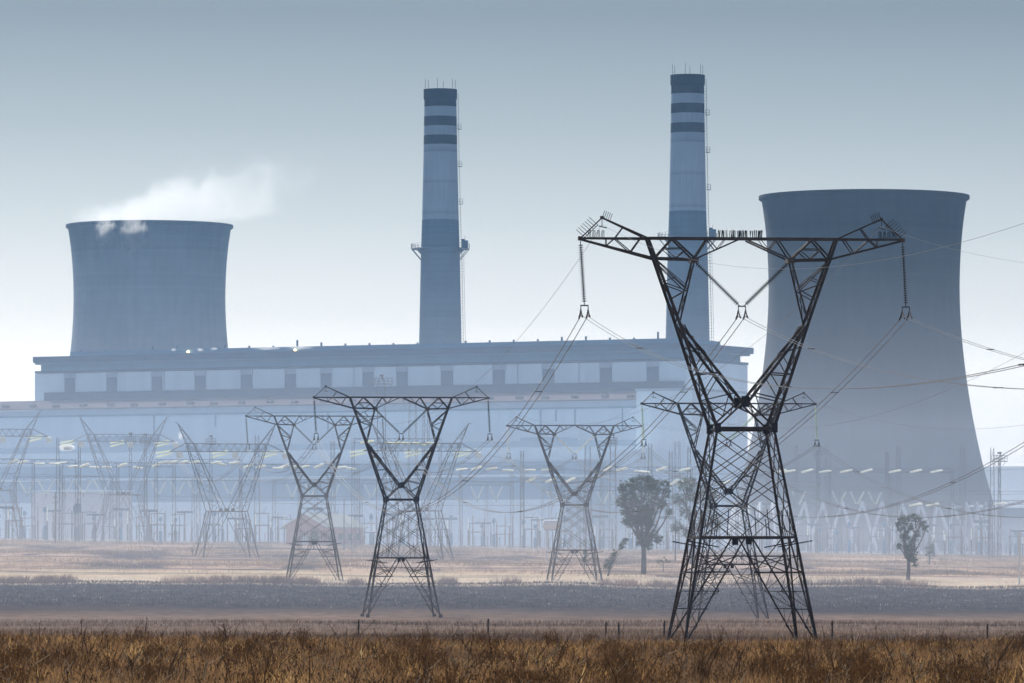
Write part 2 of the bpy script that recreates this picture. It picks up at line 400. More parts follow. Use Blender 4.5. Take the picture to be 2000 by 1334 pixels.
        for z0, z1 in ((ZW, 17.6), (17.6, 19.6), (19.6, 21.6), (21.6, 23.3), (23.3, 25.1), (25.1, 26.6), (26.6, 28.1)):
            b.bar(O(z0, -1), O(z1, 1), .08); b.bar(O(z0, 1), O(z1, -1), .08); b.bar(O(z1, -1), O(z1, 1), .07)
        for z0, z1 in ((17.7, 19.7), (19.7, 21.2), (21.2, 23.2)):
            b.bar(I(z0, -1), I(z1, 1), .08); b.bar(I(z0, 1), I(z1, -1), .08); b.bar(I(z1, -1), I(z1, 1), .07)
        for z0, z1 in ((23.6, 25.8), (25.8, 28.0)):
            b.bar(S(z0, -1), S(z1, 1), .06); b.bar(S(z0, 1), S(z1, -1), .06)
        b.build('fork_arm', st, root)
    # bridge between the forks
    b = MB()
    for sy_ in (-1, 1):
        y = sy_ * .6; Y = sy_ * hd(28)
        b.bar((-7.03, y, 29.6), (7.03, y, 29.6), .2)
        for sx_ in (-1, 1):
            P = lambda x, z, yy=Y: (sx_ * x, yy, z)
            b.bar(P(6.55, 28.12), P(3.6, 28.05), .19); b.bar(P(3.6, 28.05), P(.35, 29.5, y), .13)
            b.bar(P(6.5, 28.15), P(5.2, 29.6, y), .14); b.bar(P(5.2, 29.6, y), P(3.6, 28.1), .17); b.bar(P(3.6, 28.1), P(2.6, 29.6, y), .12)
            b.bar(P(5.85, 28.85), P(4.45, 28.88), .08); b.bar(P(5.8, 28.8), P(5.0, 28.1), .08); b.bar(P(5.0, 28.1), P(4.3, 28.7), .08)
            b.bar(P(2.6, 29.6, y), P(1.95, 28.8), .09); b.bar(P(1.3, 29.55, y), P(1.9, 28.8), .06)
    for k in range(14):
        x = -7 + k; b.bar((x, -.6 * (-1) ** k, 29.6), (x + 1, .6 * (-1) ** k, 29.6), .06)
    for sx_ in (-1, 1):
        for x in (3.6, 4.3, 5.0, 5.8):
            b.bar((sx_ * x, -.75, 28.08), (sx_ * x, .75, 28.08), .06)
        b.box((sx_ * 3.6, 0, 28.0), (.55, 1.7, .35))
    b.build('bridge', st, root)
    for sx_ in (-1, 1):
        b = MB()
        for sy_ in (-1, 1):
            def T(x): t = (x - 7.03) / (12 - 7.03); return Vector((sx_ * x, sy_ * (.6 * (1 - t) + .06), 29.6))
            def B(x): t = (x - 6.58) / (12 - 6.58); return Vector((sx_ * x, sy_ * (.7 * (1 - t) + .06), 28.12 + t * 1.4))
            def U(x): t = (x - 7.03) / (10.4 - 7.03); return Vector((sx_ * x, sy_ * (.6 * (1 - t) + .06), 29.6 + t * 1.52))
            b.bar(T(7.03), T(12), .17); b.bar(B(6.58), B(12), .17); b.bar(U(7.03), U(10.4), .13)
            b.bar(U(10.4), T(12), .11)
            b.bar(T(9.5), B(8.3), .09); b.bar(B(8.3), T(7.56), .09); b.bar(B(10.1), T(9.45), .09); b.bar(T(9.45), U(8.84), .09)
            b.bar(B(10.1), B(10.1) + (T(10.1) - B(10.1)) * .9, .06)
        for k in range(5):
            x = 7.03 + k; b.bar((sx_ * x, -.5 * (1 - k / 5) , 29.6), (sx_ * (x + 1), .5 * (1 - k / 5), 29.6), .06)
            b.bar((sx_ * x, .6 * (1 - k / 5), 28.2 + k * .26), (sx_ * (x + 1), -.5 * (1 - k / 5), 28.45 + k * .26), .06)
        b.box((sx_ * 12.0, 0, 29.58), (.34, .34, .3)); b.box((sx_ * 10.4, 0, 31.12), (.26, .26, .22))
        b.bar((sx_ * 10.4, 0, 31.1), (sx_ * 10.4, 0, 30.5), .06)
        b.bar((sx_ * 10.4 - .25, 0, 30.5), (sx_ * 10.4 + .35, 0, 30.35), .09)
        b.build('side_arm', st, root)
    # insulators and yokes
    S1 = make_disc_string(4.75, 25, .19); V1 = make_disc_string(4.75, 26, .19)
    def ins(bm, p, q, name='insulator_string'):
        o = bm.build(name, M['insul'], root); aim(o, p, q)
    for i, sx_ in ((0, -1), (2, 1)):
        ins(S1, (sx_ * 12.0, 0, 29.4), (PH[i][0], 0, PH[i][2] + .3))
    for sx_ in (-1, 1): ins(V1, (sx_ * 3.55, 0, 27.95), (sx_ * .15, 0, 24.65))
    for p in PH:
        y = MB(); x, _, z = p
        y.bar((x - .3, 0, z + .28), (x + .3, 0, z + .28), .11)
        for s_ in (-.27, .27):
            y.bar((x + s_, 0, z + .28), (x + s_, 0, z - .1), .08)
            y.rod((x + s_, -.6, z - .4), (x + s_, 0, z), .05); y.rod((x + s_, .6, z - .4), (x + s_, 0, z), .05)
            y.rod((x + s_, -1.1, z - .6), (x + s_, -.6, z - .4), .07)
            y.rod((x + s_, 1.1, z - .6), (x + s_, .6, z - .4), .07)
        y.build('yoke', M['plate'], root)
    return root

def bird_guards(root):
    def spikes(pts):
        b = MB()
        for p, q in pts:
            b.bar(p, q, .045)
        ps = sorted((tuple(p) for p, q in pts)); b.bar(ps[0], ps[-1], .06)
        b.build('bird_guard', M['spike'], root)
    r_ = random.Random(3)
    for cx in (-.95, .75):
        l = []
        for k in range(36 if cx > 0 else 30):
            x = cx - .82 + 1.64 * r_.random(); y = r_.choice((-.6, .6)) if False else r_.uniform(-.08, .08)
            l.append(((x, y, 29.65), (x + r_.uniform(-.06, .06), y + r_.uniform(-.05, .05), 30.2 + r_.random() * .08)))
        spikes(l)
    for s_ in (-1, 1):
        l = []
        for k in range(12):
            x = s_ * (10.25 + k * .11); l.append(((x, 0, 29.65), (x - s_ * .04 * (k % 3), r_.uniform(-.1, .1), 30.2)))
        spikes(l)
        l = []
        for k in range(7):
            t = .12 + k * .1; p = Vector((s_ * 12, 0, 29.6)).lerp(Vector((s_ * 10.4, 0, 31.12)), t); l.append((p - Vector((s_ * .15, 0, .12)), p + Vector((s_ * .5, 0, .45))))
        spikes(l)
        l = []
        for k in range(5):
            p = Vector((s_ * (10.4 - .14 * k), 0, 31.05 - .06 * k)); l.append((p, p + Vector((-s_ * .22, 0, .6))))
        spikes(l)

LA = math.atan2(32.2, 362.0)      # the line runs away to the left
big = make_pylon()
pylons = {}
def place(o, u, d, base_v, key):
    o.location = at(u, base_v, d); o.rotation_euler.z = LA + .012; pylons[key] = o; return o
b2 = copy_thing(big, (0, 0, 0)); b3 = copy_thing(big, (0, 0, 0)); b4 = copy_thing(big, (0, 0, 0)); b5 = copy_thing(big, (0, 0, 0))
bird_guards(big)
GP = 'waisted lattice pylons marching across the veld'
tag(place(big, 1449, 420, 1250, 'A1'), 'tallest dark lattice pylon with spiky bird guards along its cross arm', 'pylon', GP)
tag(place(b2, 783.5, 782, 1197, 'A2'), 'mid-distance steel pylon left of centre, its feet in the dark burnt flat', 'pylon', GP)
tag(place(b3, 614, 999, 1142, 'A3'), 'pale hazy pylon standing in front of the pink gabled house', 'pylon', GP)
tag(place(b4, 1122, 1007, 1158, 'B2'), 'hazy pylon between the burnt bank and the white tank, left of the large gum tree', 'pylon', GP)
tag(place(b5, 1423, 780, 1210, 'B1'), 'grey pylon seen through the legs of the tallest dark pylon', 'pylon', GP)
for o in (b3, b4):
    pass
# light on the farther line's glass discs, put in as a paler colour
for o, mt in ((b4, 'insul_white'), (b5, 'insul_lit')):
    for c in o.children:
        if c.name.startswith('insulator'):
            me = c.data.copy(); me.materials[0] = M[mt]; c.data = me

bpy.context.view_layer.update()
def wp(key, p):
    o = pylons[key]; return Matrix.Translation(o.location) @ Matrix.Rotation(o.rotation_euler.z, 4, 'Z') @ Vector(p)

# ------------------------------------------------------------- conductors
def span(a, b, sag, nm, label, group, r=.024, twin=True, segs=48, mat_=None, spacer=True, gap=.26):
    side = (b - a).cross(Vector((0, 0, 1))).normalized()
    mb = MB(); offs = (-gap, gap) if twin else (0,)
    def pt(t, o): return a.lerp(b, t) + Vector((0, 0, -4 * sag * t * (1 - t))) + side * o
    for o in offs:
        mb.tube([pt(k / segs, o) for k in range(segs + 1)], r)
    root = mb.build(nm, mat_ or M['wire'])
    tag(root, label, 'power line', group)
    if twin and spacer:
        Ls = (b - a).length; k = max(2, int(Ls / 62))
        for i in range(k):
            t = (i + .5) / k; s_ = MB(); p = pt(t, -gap); q = pt(t, gap)
            s_.rod(p, q, .03, n=5)
            dr = (b - a).normalized()
            for c in (p, q): s_.rod(c - dr * .15, c + dr * .15, .045, n=5)
            s_.build('spacer', M['plate'], root)
    return root
NEARA = Vector((16.97 + 32.2, 420 - 362, 0)); NEARB = Vector((29.7 + 32.4, 780 - 362, 0))
names = ['left', 'middle', 'right']
def near(base, zoff, p):
    return base + Matrix.Rotation(LA, 3, 'Z') @ Vector(p) + Vector((0, 0, zoff))
gA = 'twin conductors of the line on the tallest pylon'; gB = 'twin conductors of the farther line'
for i, p in enumerate(PH):
    a = wp('A1', p) + Vector((0, 0, -.45))
    span(a, wp('A2', p) + Vector((0, 0, -.45)), 12.2, 'conductor', f'twin cable running back from the tallest pylon\'s {names[i]} insulator to the next pylon', gA, r=.03)
    span(a, near(NEARA, -3.6, p), 11.1, 'conductor', f'twin cable from the tallest pylon\'s {names[i]} insulator out to the right edge', gA, r=.020, segs=90, gap=.2)
    span(wp('A2', p) + Vector((0, 0, -.4)), wp('A3', p) + Vector((0, 0, -.4)), 4.5, 'conductor', f'hazy twin cable from the burnt-flat pylon\'s {names[i]} insulator to the house pylon', gA, r=.03)
    span(wp('B1', p) + Vector((0, 0, -.4)), near(NEARB, -4.3, p), 12.5, 'conductor', f'twin cable from the farther pylon\'s {names[i]} insulator, sagging before the big cooling tower', gB, r=.03)
    span(wp('B1', p) + Vector((0, 0, -.4)), wp('B2', p) + Vector((0, 0, -.4)), 5.0, 'conductor', f'hazy twin cable from the farther pylon\'s {names[i]} insulator to the tank pylon', gB, r=.03)
gE = 'thin earth wires along the pylon peaks'
for i, p in enumerate(EW):
    nm = ('left', 'right')[i]
    span(wp('A1', p), wp('A2', p), 9, 'earth_wire', f'thin single wire from the tallest pylon\'s {nm} peak back to the next peak', gE, r=.014, twin=False)
    span(wp('A1', p), near(NEARA, -3.6, p), 11.2, 'earth_wire', f'thin single wire from the tallest pylon\'s {nm} peak out to the right edge', gE, r=.010, twin=False, segs=90)
    span(wp('A2', p), wp('A3', p), 3, 'earth_wire', f'faint single wire from the burnt-flat pylon\'s {nm} peak to the house pylon', gE, r=.016, twin=False)
    span(wp('B1', p), near(NEARB, -4.3, p), 9, 'earth_wire', f'thin single wire from the farther pylon\'s {nm} peak toward the right edge', gE, r=.016, twin=False)
    span(wp('B1', p), wp('B2', p), 3, 'earth_wire', f'faint single wire from the farther pylon\'s {nm} peak to the tank pylon', gE, r=.016, twin=False)
# ------------------------------------------------------------- cooling towers
PRO = [(375, 201), (382, 200.5), (400, 197), (425, 193.5), (460, 190), (500, 187.5), (550, 186), (600, 187), (650, 190), (700, 195), (750, 201.5), (800, 209.5), (850, 219), (900, 230), (940, 240.5), (984, 253)]
def make_cooling_tower():
    k = 1770 / F
    root = empty('cooling_tower', (0, 0, 0))
    pr = []
    us = np.linspace(984, 375, 60)
    pv = [p[0] for p in PRO]; pw = [p[1] for p in PRO]
    for u_ in us: pr.append((float(np.interp(u_, pv, pw)) * k, (1085 - u_) * k * .9876))
    # smooth profile
    for _ in range(6):
        pr = [pr[0]] + [((pr[i - 1][0] + 2 * pr[i][0] + pr[i + 1][0]) / 4, pr[i][1]) for i in range(1, len(pr) - 1)] + [pr[-1]]
    inner = [(r - .8, z) for r, z in reversed(pr)]
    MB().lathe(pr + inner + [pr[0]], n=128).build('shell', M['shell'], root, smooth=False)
    root.children[0].data.polygons.foreach_set('use_smooth', [True] * len(root.children[0].data.polygons))
    r0, z0 = pr[-1]
    b = MB(); b.lathe([(r0 - .2, z0 - 1.6), (r0 + .75, z0 - .9), (r0 + .75, z0 + .1), (r0 - 1.0, z0 + .1), (r0 - 1.0, z0 - .6)], n=128)
    b.build('rim_walkway', M['shell'], root)
    rb, zb = pr[0]
    n = 42; rg = rb + 4.6
    for i in range(n):
        for s_ in (0, 1):
            if (i + s_ * n) >= 84: break
            a0 = i * 2 * math.pi / n; a1 = (i + (1 if s_ == 0 else -1)) * 2 * math.pi / n
            MB().rod((rb * math.cos(a0) * .997, rb * math.sin(a0) * .997, zb + .3), (rg * math.cos(a1), rg * math.sin(a1), -6), .55, n=8).build('support_column', M['column'], root, smooth=True)
    b = MB(); b.lathe([(rb - 3.5, -6), (rb - 3.5, zb - 1.0), (rb - 9, zb - .8), (.5, zb - .8)], n=64)
    b.build('packing', M['darkin'], root)
    b = MB(); b.lathe([(rg + 1.5, -7), (rg + 1.5, 1.1), (rg + 1.2, 1.1), (rg + 1.2, -7)], n=64)
    b.build('basin_wall', M['column'], root)
    return root
ct = make_cooling_tower()
ct.location = at(1687.5, 1085, 1770)
tag(ct, 'huge dark hyperbolic cooling tower behind the tallest pylon, without steam', 'cooling tower')
ct2 = copy_thing(ct, at(292, 997.5, 2228))
ct2.rotation_euler.z = .02
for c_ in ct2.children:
    if c_.name.startswith(('shell', 'rim_walkway')): me_ = c_.data.copy(); me_.materials[0] = M['shell_hazed']; c_.data = me_
tag(ct2, 'hyperbolic cooling tower with white steam drifting from its rim', 'cooling tower')

# ------------------------------------------------------------- chimneys
def chimney(u, d, vt, hw, bands, vplat, hwp, label, zb):
    kx = d / F; base = at(u, vt, d); root = empty('chimney', (base.x, base.y, zb))
    Z = lambda v: (HV - v) * kx - zb
    def rad(v): return float(np.interp(v, [p[0] for p in hw], [p[1] for p in hw])) * kx
    for v0, v1, mt in bands:
        pr = [(rad(v), Z(v)) for v in np.linspace(v1, v0, 8)]
        nm = {'chim_dark': 'painted_band', 'chim_pale': 'pale_section', 'chim_lo': 'concrete_shaft'}[mt]
        MB().lathe(pr, n=64).build(nm, M[mt], root, smooth=True)
    r = rad(vt)
    b = MB(); b.lathe([(rad(vt + 20), Z(vt + 21)), (r + .35, Z(vt + 18)), (r + .35, Z(vt)), (r - .9, Z(vt)), (r - .9, Z(vt) - 2), (0.01, Z(vt) - 2)], n=64)
    b.build('cap', M['chim_dark'], root)
    for k in range(6):
        a = k * math.pi / 3 + .35
        MB().rod((r * math.cos(a), r * math.sin(a), Z(vt) - 1), (r * math.cos(a), r * math.sin(a), Z(vt) + 3.9), .09, n=5).build('lightning_rod', M['steel_far'], root)
    # gallery
    rp = rad(vplat); zp = Z(vplat); ro = hwp * kx
    def gallery(a0, a1, tall):
        b = MB(); n = 10; wdt = ro - rp
        for i in range(n):
            A = a0 + (a1 - a0) * i / n; B = a0 + (a1 - a0) * (i + 1) / n
            c = [(rr * math.cos(t), rr * math.sin(t)) for rr in (rp - .1, ro) for t in (A, B)]
            vs = [(x, y, z) for z in (zp - .25, zp) for x, y in c]
            b.add(vs, [(0, 1, 3, 2), (4, 6, 7, 5), (2, 3, 7, 6), (0, 4, 5, 1), (0, 2, 6, 4), (1, 5, 7, 3)])
            p = Vector((ro * math.cos(A), ro * math.sin(A), zp)); q = Vector((ro * math.cos(B), ro * math.sin(B), zp))
            b.rod(p, p + Vector((0, 0, 1.9)), .07, n=4)
            for hh in (1.0, 1.9): b.rod(p + Vector((0, 0, hh)), q + Vector((0, 0, hh)), .06, n=4)
            if i % 3 == 0:
                b.rod((rp * math.cos(A), rp * math.sin(A), zp - 4.5), p + Vector((0, 0, -.2)), .16, n=5)
                b.rod((rp * math.cos(A), rp * math.sin(A), zp - 2.2), (p + Vector((rp * math.cos(A), rp * math.sin(A), zp))) / 2 + Vector((0, 0, -.2)), .1, n=4)
        return b.build('gallery', M['steel_far'], root)
    gallery(math.pi * .72, math.pi * 1.28, 0); gl_ = gallery(-math.pi * .28, math.pi * .28, 1)
    b = MB(); b.lathe([(rp + .5, zp - 1.4), (rp + .9, zp - 1.2), (rp + .9, zp + .3), (rp + .4, zp + .5)], n=48); b.build('ring_beam', M['chim_lo'], root)
    b = MB(); b.box((rp + 1.9, 0, zp + 1.6), (2.6, 2.6, 3.2)); b.box((rp + 1.3, 0, zp + 3.5), (1.2, 1.6, .6)); b.rod((rp + 2, 0, zp + 3.2), (rp + 2, 0, zp + 5.0), .07)
    b.build('equipment_cabin', M['darkband'], gl_)
    # ladder with cage and rest platforms
    b = MB()
    vs = np.linspace(vt + 8, 690, 90)
    for i in range(len(vs) - 1):
        p = Vector((rad(vs[i]) + .75, -1.2, Z(vs[i]))); q = Vector((rad(vs[i + 1]) + .75, -1.2, Z(vs[i + 1])))
        for yy in (-.35, .35): b.rod(p + Vector((0, yy, 0)), q + Vector((0, yy, 0)), .07, n=4)
        b.bar(p, p - Vector((.8, 0, 0)), .1)
        if vs[i] > vplat: b.bar(p + Vector((.65, -.3, 0)), p + Vector((-.4, -.3, .1)), .1); b.rod(p + Vector((.75, 0, 0)), q + Vector((.75, 0, 0)), .06, n=4)
    b.build('ladder', M['steel_far'], root)
    for vv in (vt + 78, vt + 151, vt + 224):
        x = rad(vv); z = Z(vv); b = MB(); b.box((x + 1.0, -1.2, z), (1.5, 1.6, .2))
        for dx, dy in ((1.7, -1.9), (1.7, -.5), (.4, -1.9)):
            b.rod((x + dx, dy, z), (x + dx, dy, z + 1.9), .07, n=4)
        for hh in (.9, 1.9): b.rod((x + .3, -1.95, z + hh), (x + 1.75, -1.95, z + hh), .07, n=4); b.rod((x + 1.72, -1.95, z + hh), (x + 1.72, -.45, z + hh), .06, n=4)
        b.build('rest_platform', M['steel_far'], root)
    tag(root, label, 'chimney', 'striped power station chimneys'); return root
hw1 = [(175, 31), (300, 33), (430, 36), (485, 38), (670, 41.5), (900, 47)]
hw2 = [(147, 32), (260, 33.5), (413, 36.5), (465, 38.5), (660, 43), (900, 48)]
chimney(860, 2200, 175, hw1, [(175, 209, 'chim_dark'), (209, 228, 'chim_pale'), (228, 247, 'chim_dark'), (247, 265, 'chim_pale'), (265, 283, 'chim_dark'), (283, 430, 'chim_pale'), (430, 1010, 'chim_lo')], 486, 57,
        'banded concrete chimney rising clear behind the middle of the long roof', 22)
chimney(1343, 2100, 147, hw2, [(147, 184, 'chim_dark'), (184, 203, 'chim_pale'), (203, 222, 'chim_dark'), (222, 241, 'chim_pale'), (241, 260, 'chim_dark'), (260, 413, 'chim_pale'), (413, 1020, 'chim_lo')], 465, 58,
        'taller banded chimney partly behind the tallest pylon\'s cross arm', 18)

# ------------------------------------------------------------- power house (front runs away to the left)
O0 = Vector((-170.0, 2026.0, 0)); E = Vector((228.3, -121.0, 0)).normalized(); NB = Vector((-E.y, E.x, 0))
ANG = math.atan2(E.y, E.x)
def s_at(u, t=0.0):
    """front coordinate whose plan point is seen in column u, t metres behind the front"""
    k = (u - 1000) / F; o = O0 + NB * t
    return (k * o.y - o.x) / (E.x - k * E.y)
class Bld:
    def __init__(s, nm, label, cat, t=0.0): s.root = empty(nm, O0 + NB * t, ANG); tag(s.root, label, cat); s.t = t
    def box(s, part, mt, u0, u1, t0, t1, z0, z1):
        a = s_at(u0, s.t + t0) if u0 is not None else 0; b = s_at(u1, s.t + t0)
        return MB().b2(a, b, t0, t1, z0, z1).build(part, M[mt], s.root)
    def d(s, u): p = O0 + NB * s.t + E * s_at(u, s.t); return p.y
ph = Bld('power_house', 'long blue-grey boiler house with a row of dark louvred bays', 'building')
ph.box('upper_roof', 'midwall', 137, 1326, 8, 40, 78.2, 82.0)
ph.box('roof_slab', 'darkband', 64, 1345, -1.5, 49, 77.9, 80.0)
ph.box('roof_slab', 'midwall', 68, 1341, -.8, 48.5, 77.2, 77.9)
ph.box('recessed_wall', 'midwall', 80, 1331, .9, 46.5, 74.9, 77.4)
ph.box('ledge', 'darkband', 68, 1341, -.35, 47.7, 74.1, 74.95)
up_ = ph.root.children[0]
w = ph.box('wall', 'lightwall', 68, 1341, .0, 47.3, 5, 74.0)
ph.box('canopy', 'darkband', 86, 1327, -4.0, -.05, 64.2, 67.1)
for u_ in range(150, 1320, 47):
    a = s_at(u_, 8); MB().b2(a, a + .5, 10, 10.6, 82, 82 + random.choice([.8, 1.4, 2.4, .6])).build('roof_vent', M['darkband'], up_)
bays = [(127, 147), (209, 229), (297, 317), (381, 402), (471, 493), (557, 578), (627, 648), (709, 730), (775, 796), (862, 885), (963, 987), (1060, 1083), (1172, 1195), (1264, 1287)]
for a, b in bays:
    x0, x1 = s_at(a), s_at(b)
    m_ = MB(); m_.b2(x0, x1, -.35, -.02, 67.15, 72.2); o = m_.build('louvre_bay', M['baydark'], ph.root)
    m_ = MB(); m_.b2(x0 - .15, x1 + .15, -.5, -.03, 72.22, 73.95); m_.build('bay_head', M['bh'], ph.root)
for u_ in (320, 690, 1010, 1130):
    a = s_at(u_); MB().b2(a, a + .45, -.12, 0, 67.2, 74.0).build('downpipe', M['bh'], ph.root)
# lamps on the roof
m_, nt_, out_ = newmat('lit_lamp'); e_ = N(nt_, 'ShaderNodeEmission', Strength=14.0); e_.inputs[0].default_value = (1, .55, .2, 1); nt_.links.new(e_.outputs[0], out_.inputs['Surface']); M['lamp'] = m_
for u_, v_, lb in ((369, 687, 'small glowing orange lamp on the roof edge before the steaming tower'), (578, 683.5, 'small orange lamp glowing amid white steam wisps on the roof')):
    s_ = s_at(u_, 8); p = O0 + E * s_ + NB * 7.4; z = (HV - v_) / F * p.y
    r0_ = empty('roof_lamp', (p.x, p.y, z)); tag(r0_, lb, 'lamp')
    MB().lathe([(.01, -.35), (.35, -.2), (.42, 0), (.3, .3), (.01, .4)], n=10).build('bulb', M['lamp'], r0_, smooth=True)
    MB().box((0, .5, -.35), (.25, 1.1, .15)).build('bracket', M['darkband'], r0_)

# turbine hall in front
th = Bld('turbine_hall', 'broad pale hall with a dusty roof below the louvred bays', 'building', -34)
sL, sR = s_at(-190, -34), s_at(1243, -34)
m_ = MB(); m_.add([(sL, -1.2, 60.3), (sR, -1.2, 60.3), (sR, 29.5, 64.2), (sL, 29.5, 64.2), (sL, -1.2, 59.8), (sR, -1.2, 59.8), (sR, 29.5, 63.7), (sL, 29.5, 63.7)],
                  [(0, 1, 2, 3), (7, 6, 5, 4), (0, 4, 5, 1), (1, 5, 6, 2), (3, 7, 4, 0)]); rf_ = m_.build('roof', M['roofpink'], th.root)
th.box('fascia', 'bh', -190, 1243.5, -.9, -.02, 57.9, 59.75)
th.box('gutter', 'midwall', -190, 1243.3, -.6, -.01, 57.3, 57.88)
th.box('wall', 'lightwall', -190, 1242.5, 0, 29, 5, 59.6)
for k in range(26):
    a = sL + 30 + k * 10.7; MB().box((a, 3 + (k % 3), 61.4 + .13 * (3 + k % 3) - .6), (2.2, 1.6, 1.1)).build('roof_vent', M['roofpink'], rf_)
for u_ in (1055, 1085, 1122, 1215, 420, 640, 300):
    a = s_at(u_, -34); MB().b2(a, a + .5, -.3, 0, 53.2 - (u_ % 7) * .8, 57.2).build('downpipe', M['midwall'], th.root)
# end block
eb = Bld('end_block', 'tall plain pale block closing the right end of the plant', 'building', -65)
a0, a1 = s_at(1243, -65), s_at(1352, -65)
MB().b2(a0, a1, 0, 40, 0, 61.6).build('wall', M['lightwall'], eb.root)
MB().b2(a0 - .3, a1 + .3, -.3, 40.3, 61.6, 62.4).build('roof', M['bh'], eb.root)
MB().b2(a0 + 2, a0 + 8, -.3, 0, 14, 22).build('door', M['midwall'], eb.root)
# stepped annexes in front of the turbine hall
def annex(nm, label, t, u0, u1, vt, thick, wall, roofm, depth=22, extra=()):
    bl = Bld(nm, label, 'building', t)
    um = (max(u0, 0) + min(u1, 1300 if u0 < 1300 else 2000)) / 2; d = bl.d(um); z = (HV - vt) / F * d
    bl.box('roof', roofm, u0, u1, -.8, depth, z - thick, z)
    bl.box('wall', wall, u0 + 1, u1 - 1, 0, depth - .3, 2, z - thick)
    for (pn, mt, ua, ub, va, vb) in extra:
        bl.box(pn, mt, ua, ub, -.45, -.02, (HV - vb) / F * d, (HV - va) / F * d)
    return bl
annex('bunker_annex', 'low annex with a thin dark roof line right below the tall hall wall', -60, -190, 1241, 867, 1.9, 'lightwall', 'midwall')
annex('conveyor_house', 'small dark roof house above the annex beneath the second pylon gap', -58, 1016, 1098, 854, 4.5, 'midwall', 'midwall', 10)
annex('filter_house', 'blurred grey boxy house on the annex roof at the far left', -58, 190, 270, 852, 4.5, 'midwall', 'midwall', 12)
annex('dark_shed', 'long dark-fronted shed across the switchyard, upper of the two', -95, -190, 1131, 903, .6, 'midwall', 'bh', 30)
annex('lower_shed', 'long dark-fronted shed with a pale coping, lower of the two', -140, -190, 1105, 931, .8, 'midwall', 'lightwall', 30,
      [('lower_wall', 'lightwall', -190, 1104, 979, 1075)])
annex('pale_store', 'pale square store left of the water tank in the switchyard', -230, 60, 200, 957, .6, 'cream', 'lightwall', 18)
annex('plain_block', 'pale plain block between the hazy sheds and the gum tree', -75, 1130, 1242, 880, .8, 'lightwall', 'lightwall', 20)
annex('right_store', 'low grey-roofed store beside the foot of the big cooling tower', -70, 1905, 2150, 992, 3.0, 'lightwall', 'midwall', 20)

# house with gable
hd_ = 1380; zb = gz(-46, hd_); hp = at(596, 1054, hd_); house = empty('gabled_house', (hp.x, hp.y, zb), R(-24))
tag(house, 'small pink gabled house with a pale green roof behind the pylon legs', 'house')
wd, ln, he, hr = 5.2, 22.0, 4.9, 7.6
m_ = MB(); m_.add([(-wd, 0, -1), (wd, 0, -1), (wd, 0, he), (0, 0, hr), (-wd, 0, he), (-wd, ln, -1), (wd, ln, -1), (wd, ln, he), (0, ln, hr), (-wd, ln, he)],
                  [(0, 1, 2, 3, 4), (5, 9, 8, 7, 6), (0, 4, 9, 5), (1, 6, 7, 2)]); m_.build('wall', M['brickpink'], house)
m_ = MB()
for s_ in (-1, 1):
    m_.add([(0, -.7, hr + .25), (s_ * (wd + .9), -.7, he - .35), (s_ * (wd + .9), ln + .7, he - .35), (0, ln + .7, hr + .25), (0, -.7, hr + .02), (s_ * (wd + .9), -.7, he - .6), (s_ * (wd + .9), ln + .7, he - .6), (0, ln + .7, hr + .02)],
           [(0, 1, 2, 3), (7, 6, 5, 4), (0, 4, 5, 1), (1, 5, 6, 2), (2, 6, 7, 3)])
hr_ = m_.build('roof', M['greenroof'], house)
m_ = MB()
for s_ in (-1, 1): m_.bar((0, -.8, hr + .2), (s_ * (wd + .95), -.8, he - .4), .3)
m_.build('bargeboard', M['whitepaint'], hr_)
dr_ = MB().b2(-1.2, .8, -.06, 0, 0, 2.6).build('door', M['whitepaint'], house); MB().b2(.5, .6, -.16, -.06, 1, 1.3).build('handle', M['steel'], dr_)
for k in range(4): MB().b2(wd, wd + .06, 3 + k * 5, 5 + k * 5, 1.4, 3).build('window', M['darkin'], house)
# white horizontal tank
tk = at(1078, 1036, 1180); tank = empty('storage_tank', tk); tag(tank, 'short white horizontal tank on cradles left of a pylon leg', 'tank')
m_ = MB(); m_.rod((-1.6, 0, 1.2), (1.6, 0, 1.2), 1.0, n=20); m_.rod((-1.9, 0, 1.2), (-1.6, 0, 1.2), .6, 1.0, n=20); m_.rod((1.6, 0, 1.2), (1.9, 0, 1.2), 1.0, .6, n=20); m_.build('tank_body', M['whitepaint'], tank)
for s_ in (-1, 1): MB().b2(s_ - .15, s_ + .15, -.7, .7, -7, .5).build('cradle', M['column'], tank)
# elevated dome tank on legs
tp = at(151, 1042, 1400); wt = empty('water_tank', tp); tag(wt, 'dark dome-shaped tank on tall thin legs in the switchyard', 'water tank')
MB().lathe([(.01, 7.6), (.5, 7.4), (1.0, 6.9), (1.05, 5.2), (.01, 5.0)], n=20).build('tank_body', M['darkband'], wt, smooth=False)
for a in range(4):
    an = a * math.pi / 2 + .6; MB().rod((math.cos(an) * .9, math.sin(an) * .9, -1.5), (math.cos(an) * .85, math.sin(an) * .85, 5.1), .09).build('leg', M['steel_far'], wt)
MB().rod((0, 0, 7.5), (0, 0, 8.8), .08).build('finial', M['steel_far'], wt)
M['steel_hazed'] = mat('haze_faded_steel', (.26, .26, .27), .6, .3, .2, nscale=.5)  # steel lightened to stand in for haze over the two farthest horned towers
